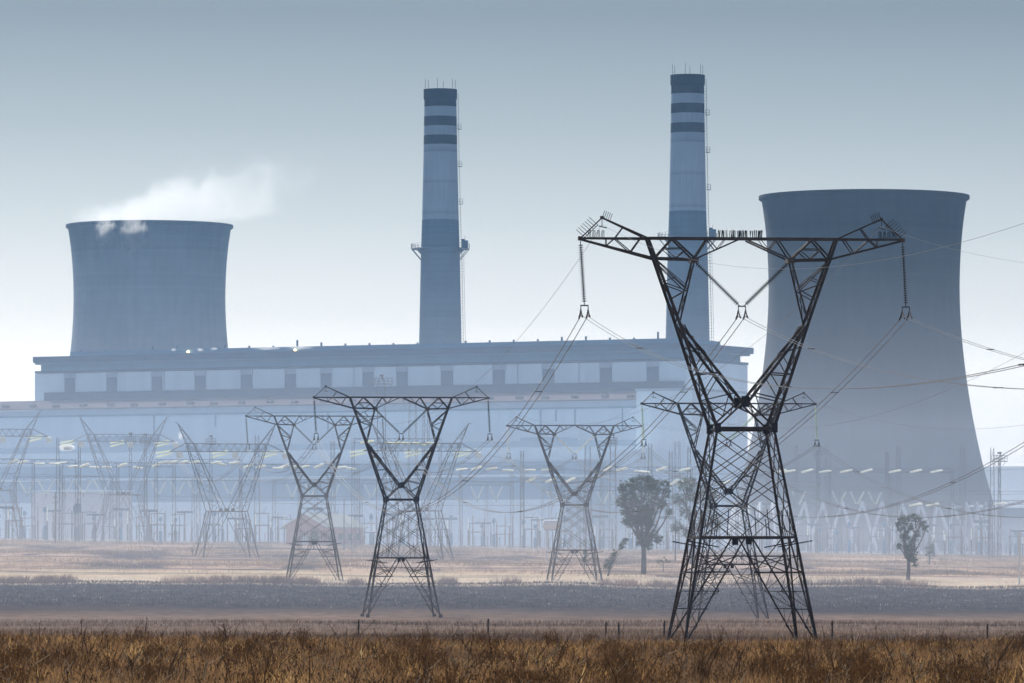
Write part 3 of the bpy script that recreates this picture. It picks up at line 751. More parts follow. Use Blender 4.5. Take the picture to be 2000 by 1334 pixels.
# ------------------------------------------------------------- strain towers with two leaning horns
def make_strain_tower():
    root = empty('strain_tower', (0, 0, 0)); st = M['steel']
    ZT, ZC, ZWs = 28.5, 23.9, 10.2
    WX, WY = 3.8, 2.9
    for sx_ in (-1, 1):
        for sy_ in (-1, 1):
            b = MB(); f = Vector((sx_ * 6.2, sy_ * 5.0, -1.0)); c = Vector((sx_ * WX, sy_ * WY, ZWs))
            b.bar(f, c, .2)
            for q in (Vector((-sx_ * WX * .0, sy_ * WY, ZWs)), Vector((sx_ * WX, 0, ZWs))):
                b.bar(f, f.lerp(q, .52) * 1 + (q - f) * .0, .12)
                m1 = f.lerp(q, .52); b.bar(m1, q, .12)
                for t in (.3, .55, .8):
                    b.bar(f.lerp(c, t), f.lerp(q, t * .9), .07); b.bar(f.lerp(c, t), f.lerp(q, t * .9 - .22), .07)
            b.build('leg', st, root)
    b = MB()
    for sy_ in (-1, 1): b.bar((-WX, sy_ * WY, ZWs), (WX, sy_ * WY, ZWs), .16)
    for sx_ in (-1, 1): b.bar((sx_ * WX, -WY, ZWs), (sx_ * WX, WY, ZWs), .14)
    for sx_ in (-.45, .45):
        for sy_ in (-1, 1): b.box((sx_ * 1.6, sy_ * WY, ZWs + .25), (.75, .14, .7))
    b.build('waist_frame', st, root)
    for sx_ in (-1, 1):
        b = MB()
        lo = [Vector((sx_ * WX, -WY, ZWs)), Vector((sx_ * .7, -WY, ZWs + .3)), Vector((sx_ * .7, WY, ZWs + .3)), Vector((sx_ * WX, WY, ZWs))]
        hi = [Vector((sx_ * 8.4, -.8, ZC)), Vector((sx_ * 6.8, -.8, ZC)), Vector((sx_ * 6.8, .8, ZC)), Vector((sx_ * 8.4, .8, ZC))]
        tp_ = Vector((sx_ * 10.4, 0, ZT))
        for i in range(4):
            b.bar(lo[i], hi[i], .15); b.bar(hi[i], tp_, .1)
            j = (i + 1) % 4
            for k in range(9):
                t0, t1 = 1 - .86 ** k if False else k / 9, (k + 1) / 9
                A = (lo[i].lerp(hi[i], t0), lo[j].lerp(hi[j], t1)) if k % 2 else (lo[j].lerp(hi[j], t0), lo[i].lerp(hi[i], t1))
                b.bar(A[0], A[1], .065)
            for k in range(5):
                t0, t1 = k / 5.2, (k + 1) / 5.2
                A = (hi[i].lerp(tp_, t0), hi[j].lerp(tp_, t1)) if k % 2 else (hi[j].lerp(tp_, t0), hi[i].lerp(tp_, t1))
                b.bar(A[0], A[1], .05)
        b.bar(tp_, tp_ + Vector((-.5, 0, .1)) * (1 if sx_ < 0 else -1), .12)
        b.box((sx_ * 7.3, 0, 22.4), (1.3, 1.5, .9)) if False else None
        b.build('horn', st, root)
    b = MB()
    z1, z0 = 24.2, 22.6; n = 22
    for sy_ in (-1, 1):
        b.bar((-8.8, sy_ * .8, z1), (8.8, sy_ * .8, z1), .13); b.bar((-12, sy_ * .5, z0), (12, sy_ * .5, z0), .15)
        for s_ in (-1, 1): b.bar((s_ * 8.8, sy_ * .8, z1), (s_ * 12, sy_ * .5, z0), .1)
        for k in range(n):
            x = -8.8 + 17.6 * k / n; x2 = x + 17.6 / n
            b.bar((x, sy_ * .8, z1 if k % 2 else z0), (x2, sy_ * .8, z0 if k % 2 else z1), .07)
    for k in range(12): b.bar((-12 + 2 * k, -.5, z0), (-10 + 2 * k, .5, z0), .07)
    b.build('beam', st, root)
    for x in (-10.9, .8, 11.4):
        for dy in (-.45, .45):
            ds = make_disc_string(4.2, 10, .24); o = ds.build('strain_insulator', M['insul_green'], root); aim(o, (x - .4, .6 + dy * .2, 22.55 + dy * .6), (x - 3.3, 3.2, 21.9 + dy * .9))
        for k in range(4):
            ds = make_disc_string(2.0, 7, .17); o = ds.build('jumper_insulator', M['insul_white'], root); aim(o, (x + .1 + k * .36, -.5, 22.6), (x + .2 + k * .36, -1.6, 21.4))
    return root
sg = make_strain_tower()
GS = 'horned strain towers at the edge of the switchyard'
pylons['G1'] = sg; sg.location = at(443, 1095, 1180); sg.rotation_euler.z = R(14)
tag(sg, 'strain tower with a pair of leaning horns left of the pylon before the house', 'strain tower', GS)
gt = {}
for key, u, v, d, lb in (('G2', 821, 1094, 1180, 'horned strain tower partly hidden behind the burnt-flat pylon'), ('G0', -9, 1045, 1300, 'horned strain tower cut by the frame\'s left edge'), ('G3', 241, 1052, 1323, 'faintest horned strain tower, deep in haze behind the dome-shaped tank')):
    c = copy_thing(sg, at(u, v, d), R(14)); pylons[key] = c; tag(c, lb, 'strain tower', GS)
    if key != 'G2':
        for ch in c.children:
            if ch.data.materials[0] == M['steel']: me = ch.data.copy(); me.materials[0] = M['steel_hazed']; ch.data = me
for i, x in enumerate((-11.0, .8, 11.4)):
    span(wp('A3', PH[i]) + Vector((0, 0, -.4)), wp('G1', (x + .3, -1.7, 21.3)), 5.5, 'conductor', f'faint twin cable from the {names[i]} insulator of the house pylon to the horned tower', 'twin cables entering the switchyard', r=.032, gap=.3)
    span(wp('B2', PH[i]) + Vector((0, 0, -.4)), wp('G2', (x + .3, -1.7, 21.3)), 5.0, 'conductor', f'faint twin cable from the {names[i]} insulator of the tank pylon to the horned tower', 'twin cables entering the switchyard', r=.032, gap=.3)

# ------------------------------------------------------------- thin lattice masts
def make_mast(w, h_, head):
    root = empty('lattice_mast', (0, 0, 0)); b = MB(); n = max(6, int(h_ / 2.2)); w2 = w * .62
    P = lambda i, t: Vector((((-1, 1, 1, -1)[i]) * (w + (w2 - w) * t) / 2, ((-1, -1, 1, 1)[i]) * (w + (w2 - w) * t) / 2, -1 + (h_ + 1) * t))
    for i in range(4):
        b.bar(P(i, 0), P(i, 1), .09)
        j = (i + 1) % 4
        for k in range(n):
            b.bar(P(i, k / n) if k % 2 else P(j, k / n), P(j, (k + 1) / n) if k % 2 else P(i, (k + 1) / n), .05)
    b.build('shaft', M['steel_far'], root)
    if head:
        b = MB(); hw_ = head
        b.box((0, 0, h_ - 1.0), (hw_ * 2, hw_ * 1.2, .14))
        for x in np.linspace(-hw_, hw_, 6):
            b.bar((x, -hw_ * .6, h_ - 1), (x, -hw_ * .6, h_ + .4), .08); b.bar((x, hw_ * .6, h_ - 1), (x, hw_ * .6, h_ + .4), .08)
        for z in (h_ - .3, h_ + .4):
            for y in (-hw_ * .6, hw_ * .6): b.bar((-hw_, y, z), (hw_, y, z), .08)
        for s_ in (-1, 1): b.bar((s_ * hw_, 0, h_ - 1), (s_ * w2 / 2, 0, h_ - 3), .1)
        b.rod((.2, 0, h_), (.2, 0, h_ + 1.3), .15); b.box((0, 0, h_ + 1.0), (.9, .5, .4))
        b.build('platform', M['steel_far'], root)
    return root
masts = [(113, 855, 1400, .9, 0), (155, 862, 1420, .8, 0), (255, 855, 1380, .8, 1.3), (284, 857, 1390, .8, 1.3), (412, 860, 1400, .9, 1.2), (502, 850, 1420, 1.4, 0), (745, 742, 1340, 2.6, 2.5), (806, 780, 1360, 2.4, 0), (832, 800, 1380, 1.8, 0), (650, 862, 1400, 1.2, 0),
         (1020, 880, 1400, 1.0, 0), (1148, 872, 1360, 1.9, 0), (1197, 858, 1340, 1.8, 1.0), (1270, 866, 1400, 1.2, 0), (1310, 881, 1380, 1.1, 0), (1323, 862, 1370, 1.7, 0), (1346, 872, 1400, 1.0, 0), (1555, 868, 1400, .8, 0),
         (1598, 880, 1390, .9, 1.2), (1617, 865, 1360, 1.6, 0), (1733, 882, 1400, 1.0, 0), (1755, 872, 1430, 1.3, 0), (1880, 870, 1400, 1.5, 0), (1938, 875, 1360, 1.2, 0), (1952, 893, 1340, .7, 1.6)]
mlab = ['thin lattice mast at the left, by the bright steam puff', 'short thin mast just right of the steam puff', 'T-headed mast left of the faint horned tower', 'T-headed mast inside the faint horned tower\'s left side', 'T-headed mast between two horned towers', 'stout mast behind the horned tower\'s right horn',
        'tallest lattice mast, with a railed platform and lamp on top', 'tall wide lattice mast just behind the burnt-flat pylon', 'tall faint mast touching the burnt-flat pylon\'s right fork', 'mast between the house pylon and the burnt-flat pylon', 'faint mast left of the tank pylon', 'stout mast inside the tank pylon\'s fork',
        'stout mast with a small platform right of the tank pylon\'s fork', 'mast above the big gum tree', 'thin mast right of the big gum tree\'s crown', 'stoutest mast between the gum tree and the tallest pylon', 'thin mast nearest the tallest pylon\'s left leg', 'thin mast right of the tallest pylon on the cooling tower',
        'mast with a round head platform before the cooling tower', 'stout mast left of centre of the big cooling tower\'s base', 'thin mast left of the small right-hand tree', 'wide mast directly above the small right-hand tree', 'mast at the big cooling tower\'s right side', 'lattice mast against the sky right of the cooling tower', 'slim pole mast with lamp platform at the right against the sky']
for (u, vt, d, w, hd2), lb in zip(masts, mlab):
    p = at(u, 1000, d); z0 = gz(p.x, d); h_ = (HV - vt) / F * d - z0
    m_ = make_mast(w, h_, hd2); m_.location = (p.x, d, z0); m_.rotation_euler.z = random.uniform(-.4, .4); tag(m_, lb, 'mast', 'thin lattice masts of the switchyard')

# ------------------------------------------------------------- switchyard gantries
def gantry(u0, u1, d, vb, label, vs=(), strains=(), cols=3, tilt=1, depth=.9, mt='insul_white', vh=3.3, vw=3.9, sl=2.5):
    x0 = (u0 - 1000) / F * d; x1 = (u1 - 1000) / F * d; zz = gz((x0 + x1) / 2, d); zb_ = (HV - vb) / F * d - zz
    root = empty('switchyard_gantry', (x0, d, zz)); Ln = x1 - x0
    b = MB(); n = max(4, int(Ln / 1.1))
    for y in (-.4, .4):
        b.bar((0, y, zb_), (Ln, y, zb_), .11); b.bar((0, y, zb_ + depth), (Ln, y, zb_ + depth), .1)
        for k in range(n): b.bar((Ln * k / n, y, zb_ + (depth if k % 2 else 0)), (Ln * (k + 1) / n, y, zb_ + (0 if k % 2 else depth)), .055)
    b.build('beam', M['steel_far'], root)
    for k in range(cols):
        x = Ln * k / (cols - 1); b = MB()
        for sx_ in (-.45, .45):
            for sy_ in (-.9, .9): b.bar((x + sx_, sy_, -1.5), (x + sx_ * .6, sy_ * .4, zb_ + depth), .075)
        m2 = int(zb_ / 2.0)
        for j in range(m2):
            z, z2 = zb_ * j / m2, zb_ * (j + 1) / m2; f = lambda zq: .9 - .5 * zq / zb_
            for sy_ in (-1, 1): b.bar((x - .4, sy_ * f(z), z), (x + .4, sy_ * f(z2), z2), .04)
            b.bar((x, -f(z), z), (x, f(z2), z2), .04)
        b.build('column', M['steel_far'], root)
    for uc in vs:
        xc = (uc - 1000) / F * d - x0
        for s_ in (-1, 1):
            o = make_disc_string(3.7, 13, .33).build('v_string', M[mt], root); aim(o, (xc + s_ * vw / 2, 0, zb_), (xc + s_ * .15, 0, zb_ - vh))
        MB().rod((xc, 0, zb_ - vh), (xc, 0, zb_ - vh - .8), .1).build('clamp', M['steel_far'], root)
    for us_, dv in strains:
        xc = (us_ - 1000) / F * d - x0
        for kk in (-.18, .18):
            o = make_disc_string(sl + 1.2, 10, .25).build('strain_string', M[mt], root); aim(o, (xc + kk, -.4, zb_), (xc + tilt * sl + kk, -2.6, zb_ + dv))
    tag(root, label, 'gantry', 'lattice gantries of the switchyard'); return root
rr = random.Random(8)
def st(us_): return [(u + rr.uniform(-5, 5), rr.uniform(-.5, .9)) for u in us_]
gantry(30, 218, 1400, 938, 'gantry of five V strings before the pale store at far left', vs=(53, 90, 128, 163, 199))
gantry(285, 470, 1400, 939, 'gantry with white V strings between the dome tank and the horned tower', vs=(310, 347, 381, 449), vw=3.6)
gantry(535, 700, 1400, 944, 'gantry of short V strings above the gabled house', vs=(571, 607, 652), vw=2.8)
gantry(705, 800, 1390, 945, 'gantry of V strings behind the burnt-flat pylon\'s body', vs=(725, 766), vw=3.4)
gantry(900, 1000, 1390, 948, 'gantry of pale V strings left of the tank pylon', vs=(932, 969), vw=3.2)
gantry(1060, 1225, 1390, 958, 'gantry of V strings crossing behind the tank pylon', vs=(1080, 1178, 1205), vw=3.2)
gantry(1540, 1740, 1400, 959, 'gantry of V strings before the big cooling tower\'s packing', vs=(1560, 1639, 1674, 1709), vw=3.4)
gantry(-20, 150, 1350, 905, 'upper gantry with slanting strings at far left', strains=st([20, 38, 72, 92, 108]), sl=2.3)
gantry(120, 340, 1330, 912, 'upper gantry with slanting strings in front of the faint horned tower', strains=st([135, 160, 180, 205, 232, 262, 300]), sl=2.0)
gantry(305, 470, 1320, 905, 'upper gantry with slanting strings behind the horned tower', strains=st([318, 330, 352, 372, 410, 428, 445]), sl=2.0)
gantry(470, 700, 1330, 914, 'upper gantry with slanting strings above the gabled house', strains=st([480, 500, 530, 548, 572, 590, 612, 655, 680]), sl=2.0)
gantry(690, 860, 1240, 865, 'high gantry with bright strings behind the burnt-flat pylon\'s fork', strains=[(704, .3), (752, -.2), (775, -.2), (805, -.4), (832, -.3)], sl=2.6, mt='insul_green', tilt=1)
gantry(900, 1100, 1330, 918, 'gantry with slanting strings left of the tank pylon\'s waist', strains=st([892, 925, 950, 985, 1030, 1060]), sl=2.2)
gantry(1020, 1130, 1300, 942, 'gantry of heavy slanting strings behind the tank pylon', strains=[(1028, 1.2), (1066, .9), (1104, 1.0)], sl=2.1, mt='insul_white')
gantry(1175, 1350, 1310, 920, 'gantry with slanting strings over the big gum tree', strains=st([1205, 1235, 1248, 1280, 1330]) + [(1178, 1.0)], sl=2.2)
gantry(1300, 1440, 1320, 948, 'gantry of heavy slanting strings between gum tree and tallest pylon', strains=[(1308, 1.4), (1322, 1.4), (1338, .9), (1410, 1.2)], sl=2.0)
gantry(1500, 1860, 1360, 923, 'long gantry with slanting strings across the big cooling tower', strains=[(1513, .6), (1530, .5), (1565, .7), (1600, .4), (1641, .6), (1681, .7), (1736, .5), (1777, .6), (1817, .5)], cols=4, sl=2.4)
gantry(1755, 1880, 1340, 988, 'low gantry behind the small right-hand tree', strains=[(1775, .5), (1808, .4)], sl=2.6)
gantry(1935, 2100, 1300, 985, 'low lattice gantry at the frame\'s right edge', strains=[(1940, .2)], cols=2)
# bus bars strung across the yard
for i, (u0, u1, d, v0, v1) in enumerate(((-60, 960, 1300, 893, 905), (-60, 900, 1310, 921, 926), (30, 900, 1380, 957, 962), (900, 1560, 1320, 905, 925), (1500, 2060, 1320, 934, 958), (1500, 2060, 1322, 940, 962), (300, 1240, 1390, 975, 984), (960, 1330, 1350, 890, 930), (1480, 2060, 1390, 905, 912))):
    a, b_ = at(u0, v0, d), at(u1, v1, d)
    span(a, b_, .9 + .3 * (i % 3), 'bus_wire', 'horizontal dark wire strung high across the hazy switchyard', 'wires strung across the switchyard', r=.05, twin=False)
M['brown'] = mat('brown_porcelain', (.16, .10, .085), .3, 0, .3, nscale=.3)
# ------------------------------------------------------------- switchyard equipment, many small alike things
def ribbed(b, x, y, z0, z1, r=.16, n=8):
    b.rod((x, y, z0), (x, y, z1), r * .55, n=6)
    for k in range(n):
        z = z0 + (z1 - z0) * (k + .5) / n; b.lathe([(r * .5, z + .06), (r, z - .03), (r * .5, z - .06)], n=7, c=(x, y, 0))
def proto_post():
    r_ = empty('post_insulator', (0, 0, 0)); b = MB(); b.box((0, 0, .7), (.3, .3, 4.4)); b.build('stand', M['steel_far'], r_)
    b = MB(); ribbed(b, 0, 0, 2.9, 5.6); b.build('insulator', M['brown'], r_); return r_
def proto_disc():
    r_ = empty('disconnector', (0, 0, 0))
    for x in (-1.6, 1.6):
        b = MB(); b.box((x, 0, .6), (.35, .35, 4.2)); b.build('stand', M['steel_far'], r_)
        b = MB(); ribbed(b, x, 0, 2.7, 5.0, .2); b.build('insulator', M['brown'], r_)
    b = MB(); b.box((0, 0, 2.75), (4.2, .4, .22)); b.build('crossbeam', M['steel_far'], r_)
    b = MB(); b.rod((-1.9, 0, 5.1), (1.9, 0, 5.15), .1); b.rod((.2, 0, 5.1), (1.2, 0, 6.3), .06); b.build('blade', M['steel_far'], r_)
    return r_
def proto_breaker():
    r_ = empty('circuit_breaker', (0, 0, 0)); b = MB(); b.box((0, 0, .9), (.5, .5, 4.6)); b.build('stand', M['steel_far'], r_)
    b = MB(); ribbed(b, 0, 0, 3.2, 5.8, .22); b.build('insulator', M['brown'], r_)
    b = MB(); b.rod((-2.1, 0, 6.0), (2.1, 0, 6.0), .26, n=8); b.box((0, 0, 5.95), (.6, .5, .6)); b.build('interrupter', M['darkband'], r_); return r_
def proto_ct():
    r_ = empty('instrument_transformer', (0, 0, 0)); b = MB(); b.box((0, 0, .3), (.8, .8, 3.4)); b.build('stand', M['midwall'], r_)
    b = MB(); ribbed(b, 0, 0, 2.0, 4.6, .3, 10); b.build('insulator', M['bh'], r_)
    b = MB(); b.lathe([(.01, 5.7), (.35, 5.6), (.5, 5.1), (.4, 4.6), (.01, 4.55)], n=10); b.build('head', M['midwall'], r_); return r_
kinds = [(proto_post(), 'post insulator', 'slim ribbed post insulator on a steel stand in the hazy switchyard', 130),
         (proto_disc(), 'disconnector', 'two-legged disconnector with a raised blade in the hazy switchyard', 40),
         (proto_breaker(), 'breaker', 'T-shaped circuit breaker with a dark bar on top in the switchyard', 28),
         (proto_ct(), 'transformer', 'squat instrument transformer with a rounded head in the switchyard', 46)]
rq = random.Random(21)
for pr, cat, lb, n in kinds:
    for k in range(n):
        t = (k + rq.random() * .8) / n
        d = rq.choice([1400, 1414, 1430, 1448, 1466, 1490]) + rq.uniform(-3, 3); u = -10 + 2020 * t
        if 1640 < u < 1960 and d < 1460 and rq.random() < .55: d = 1490
        if 555 < u < 660 and d < 1410: d = 1430
        x = (u - 1000) / F * d; loc = (x, d, gz(x, d) + .9)
        o = pr if k == 0 else copy_thing(pr, loc)
        if k == 0: o.location = loc
        o.scale = (1, 1, rq.uniform(.82, 1.3)); o.rotation_euler.z = rq.uniform(-.2, .2)
        tag(o, lb, cat, {'post insulator': 'slim post insulators of the switchyard', 'disconnector': 'disconnectors of the switchyard', 'breaker': 'circuit breakers of the switchyard', 'transformer': 'instrument transformers of the switchyard'}[cat])

# white porcelain among the brown
for o in list(scene.objects):
    if o.name.startswith('insulator') and o.parent and o.parent.name.startswith(('post_insulator', 'disconnector')) and rq.random() < .28:
        me = o.data.copy(); me.materials[0] = M['insul_white']; o.data = me
pf_ = empty('perimeter_fence', (0, 1392, 0)); b = MB()
xs2 = np.linspace(-130, 130, 87)
for i, x in enumerate(xs2):
    z = gz(x, 1392); pb = MB(); pb.box((x, 0, z + 1.1), (.13, .13, 3.0)); pb.bar((x, 0, z + 2.5), (x + .3, -.3, z + 2.9), .06); pb.build('post', M['steel_far'], pf_)
    if i:
        x0 = xs2[i - 1]; z0 = gz(x0, 1392)
        for hh in (.3, .9, 1.5, 2.1, 2.5): b.rod((x0, 0, z0 + hh), (x, 0, z + hh), .02, n=3, cap=False)
b.build('fence_wires', M['steel_far'], pf_); tag(pf_, 'long low perimeter fence of thin posts along the switchyard edge', 'fence')

# poles
def pole(u, vt, d, label, mt='steel_far', arms=((.3, 2.0),), r=.13, lamp=False):
    x = (u - 1000) / F * d; z0 = gz(x, d); h_ = (HV - vt) / F * d - z0
    root = empty('utility_pole', (x, d, z0)); MB().rod((0, 0, -1), (0, 0, h_), r * 1.2, r * .8, n=8).build('pole', M[mt], root)
    for dz, w in arms:
        b = MB(); b.bar((-w / 2, 0, h_ - dz), (w / 2, 0, h_ - dz), .12)
        for xx in (-w / 2 + .1, w / 2 - .1): b.rod((xx, 0, h_ - dz), (xx, 0, h_ - dz + .35), .07)
        b.build('crossarm', M[mt], root)
    tag(root, label, 'pole', 'poles along the switchyard edge')
pole(108, 962, 1340, 'dark slender pole in front of the pale store', 'wood', ((1.2, 1.0), (2.4, 1.3)))
pole(672, 975, 1290, 'plain pole between the house pylon and the burnt-flat pylon', 'steel_far', ())
pole(1319, 1010, 1190, 'wooden pole with two crossarms right of the big gum tree', 'wood', ((.6, 2.4), (2.2, 1.2)))
pole(1991, 1040, 985, 'pale metal pole at the frame\'s right edge', 'column', ((.4, 1.0), (1.6, .7)), .16)
pole(1930, 985, 1380, 'tall pole at the right foot of the big cooling tower', 'steel_far', ((.5, 1.5),))
pole(1916, 1010, 1370, 'shorter pole beside the big cooling tower\'s columns', 'steel_far', ((.5, 1.2),))
# fence posts in the near field
for u, vt, vb, d, lb in ((1183, 1215, 1243, 485, 'short grey fence post left of the tallest pylon, the left of a pair'), (1208, 1216, 1244, 480, 'short grey fence post left of the tallest pylon, the right of a pair'), (1297, 1212, 1246, 450, 'fence post touching the tallest pylon\'s left feet'),
                         (1625, 1213, 1246, 455, 'dark wooden fence post just right of the tallest pylon'), (1928, 1219, 1252, 450, 'dark wooden fence post near the right edge'), (953, 1208, 1238, 490, 'thin fence post standing among tall weed stems near the middle'), (700, 1210, 1238, 488, 'fence post below the burnt-flat pylon')):
    p = at(u, vb, d); z0 = min(p.z, gz(p.x, d)) - .3; zt = (HV - vt) / F * d
    r_ = empty('fence_post', (p.x, d, z0)); b = MB(); b.rod((0, 0, 0), (.03, 0, zt - z0), .085, .07, n=7); b.build('post', M['wood'], r_)
    MB().rod((-.12, 0, zt - z0 - .25), (.12, 0, zt - z0 - .25), .03, n=5).build('wire_clip', M['steel'], r_)
    tag(r_, lb, 'fence post', 'fence posts in the near field')

# ------------------------------------------------------------- trees
def tree(nm, label, cat, ub, vb, d, lobes, trunk_r, dens=1.0, leaf=.34, mt='leaf', seed=1, group=None, lean=0.0, stem='trunk', foliage='crown'):
    q = random.Random(seed); k = d / F; base = at(ub, vb, d); root = empty(nm, base)
    b = MB(); cr = MB(); zfork = None
    cx = sum(l[0] for l in lobes) / len(lobes); low = max(l[1] + l[3] * .2 for l in lobes)
    fork = Vector(((cx - ub) * .35 * k + lean, 0, max(.5, (vb - low) * k)))
    def limb(p, q_, r0, r1, bend=.3, n=7):
        pts = []
        for i in range(n + 1):
            t = i / n; pts.append(p.lerp(q_, t) + Vector((math.sin(t * math.pi) * bend * (q_ - p).length * .18, math.cos(t * 3) * .05, math.sin(t * math.pi) * .06 * (q_ - p).length)))
        b.tube(pts, [r0 + (r1 - r0) * i / n for i in range(n + 1)], n=7)
        return pts
    main = limb(Vector((0, 0, -1.2)), fork, trunk_r, trunk_r * .75, .06)
    for (lu, lv, ru, rv) in lobes:
        c = Vector(((lu - ub) * k, q.uniform(-.45, .45) * ru * k * 1.5, (vb - lv) * k)); rx, rz_ = ru * k, rv * k
        st_ = fork + Vector((0, 0, q.uniform(-.3, .4)))
        pts = limb(st_, c, trunk_r * .45, trunk_r * .12, q.uniform(-.6, .6))
        for _ in range(5):
            e = c + Vector((q.uniform(-.8, .8) * rx, q.uniform(-.8, .8) * rx, q.uniform(-.5, .8) * rz_)); limb(pts[-3], e, trunk_r * .14, .02, q.uniform(-.5, .5), 4)
        nc = int(dens * 20 * (rx * rx * rz_) ** (2 / 3) + 5)
        for _ in range(nc):
            while True:
                w = Vector((q.uniform(-1, 1), q.uniform(-1, 1), q.uniform(-1, 1)))
                if .15 < w.length < 1: break
            cc = c + Vector((w.x * rx, w.y * rx, w.z * rz_)); cs = q.uniform(.28, .75) * min(1.0, .35 + rx * .35)
            for _ in range(int(17 * dens)):
                p = cc + Vector((q.gauss(0, cs * .5), q.gauss(0, cs * .5), q.gauss(0, cs * .38)))
                a = Vector((q.gauss(0, 1), q.gauss(0, 1), q.gauss(-.5, .7))).normalized() * leaf * q.uniform(.5, 1.1); c2 = a.cross(Vector((q.gauss(0, 1), q.gauss(0, 1), q.gauss(0, 1)))).normalized() * leaf * .3
                cr.add([p - a * .5, p + c2, p + a * .5, p - c2], [(0, 1, 2, 3)])
    b.build(stem, M['bark'], root, smooth=True); cr.build(foliage, M[mt], root)
    tag(root, label, cat, group); return root
GT = 'gum trees in the hazy field'
tree('gum_tree', 'largest gum tree, with a broad dark crown left of the tallest pylon', 'tree', 1257, 1109, 1060,
     [(1255, 946, 30, 19), (1228, 950, 15, 15), (1282, 952, 20, 17), (1212, 950, 8, 13), (1302, 958, 9, 22), (1232, 976, 24, 17), (1265, 980, 24, 20), (1292, 984, 13, 12), (1243, 1003, 26, 15), (1222, 996, 12, 12), (1263, 1021, 18, 14), (1276, 1044, 10, 11), (1288, 1054, 9, 10), (1306, 1000, 7, 9), (1240, 1018, 20, 14), (1256, 1042, 10, 11), (1213, 980, 13, 13), (1262, 1000, 20, 14), (1222, 1020, 9, 9), (1250, 1058, 9, 9), (1268, 1066, 8, 8)], .55, 1.25, .27, seed=4, group=GT)
tree('gum_tree', 'gum tree half hidden behind the tallest pylon\'s left legs', 'tree', 1352, 1090, 1110,
     [(1342, 945, 20, 15), (1360, 965, 20, 18), (1328, 975, 16, 13), (1385, 985, 16, 20), (1340, 1000, 15, 12), (1322, 1030, 15, 11), (1345, 1040, 14, 12), (1396, 1020, 14, 18), (1370, 1015, 14, 18), (1392, 962, 10, 10)], .6, 1.1, .27, seed=9, group=GT)
tree('gum_tree', 'small ragged dark tree standing alone before the big cooling tower', 'tree', 1773, 1131, 1020,
     [(1765, 1015, 13, 9), (1786, 1011, 12, 8), (1755, 1029, 8, 10), (1774, 1031, 12, 10), (1801, 1022, 8, 7), (1808, 1033, 7, 6), (1792, 1042, 9, 8), (1766, 1052, 7, 7), (1779, 1060, 14, 11), (1757, 1066, 6, 7), (1782, 1078, 11, 11), (1786, 1096, 7, 10), (1780, 1090, 5, 10), (1770, 1072, 8, 9), (1768, 1045, 9, 9), (1774, 1086, 7, 9)], .42, 1.15, .3, seed=3, group=GT)
GB = 'shrubs in the hazy field'
tree('bush', 'round hazy bush right of the small lone tree', 'bush', 1815, 1091, 1200, [(1815, 1070, 11, 9), (1817, 1083, 9, 8)], .15, .9, .3, 'leaf2', 5, GB, foliage='foliage', stem='stem')
tree('bush', 'leaning dark green shrub left of the largest gum tree', 'bush', 1186, 1118, 1040, [(1186, 1107, 9, 9), (1193, 1094, 8, 8), (1199, 1081, 6, 7), (1214, 1066, 6, 8), (1220, 1056, 6, 6)], .2, 1.2, .26, 'leaf', 6, GB, foliage='foliage', stem='stem')
tree('bush', 'narrow green shrub between the tank pylon\'s legs', 'bush', 1141, 1100, 1080, [(1142, 1092, 5, 9), (1143, 1080, 4, 7)], .12, 1.2, .26, 'leaf2', 7, GB, foliage='foliage', stem='stem')
tree('bush', 'small dense teal tree before the gabled house', 'bush', 613, 1064, 1280, [(614, 1050, 8, 9), (613, 1043, 6, 6), (612, 1058, 7, 5)], .18, 2.2, .3, 'leaf', 8, GB, foliage='foliage', stem='stem')
tree('bush', 'thin wispy bush left of the horned strain tower', 'bush', 337, 1056, 1330, [(332, 1043, 8, 6), (344, 1041, 6, 6)], .1, .6, .22, 'leaf2', 9, GB, foliage='foliage', stem='stem')
tree('bush', 'faint low bush at the horned strain tower\'s left foot', 'bush', 376, 1088, 1190, [(377, 1072, 6, 7)], .1, .6, .22, 'leaf2', 10, GB, foliage='foliage', stem='stem')
tree('bush', 'low grey bush between the two large gum trees', 'bush', 1295, 1104, 1075, [(1289, 1096, 7, 7), (1302, 1094, 7, 7)], .1, .7, .24, 'leaf2', 12, GB, foliage='foliage', stem='stem')

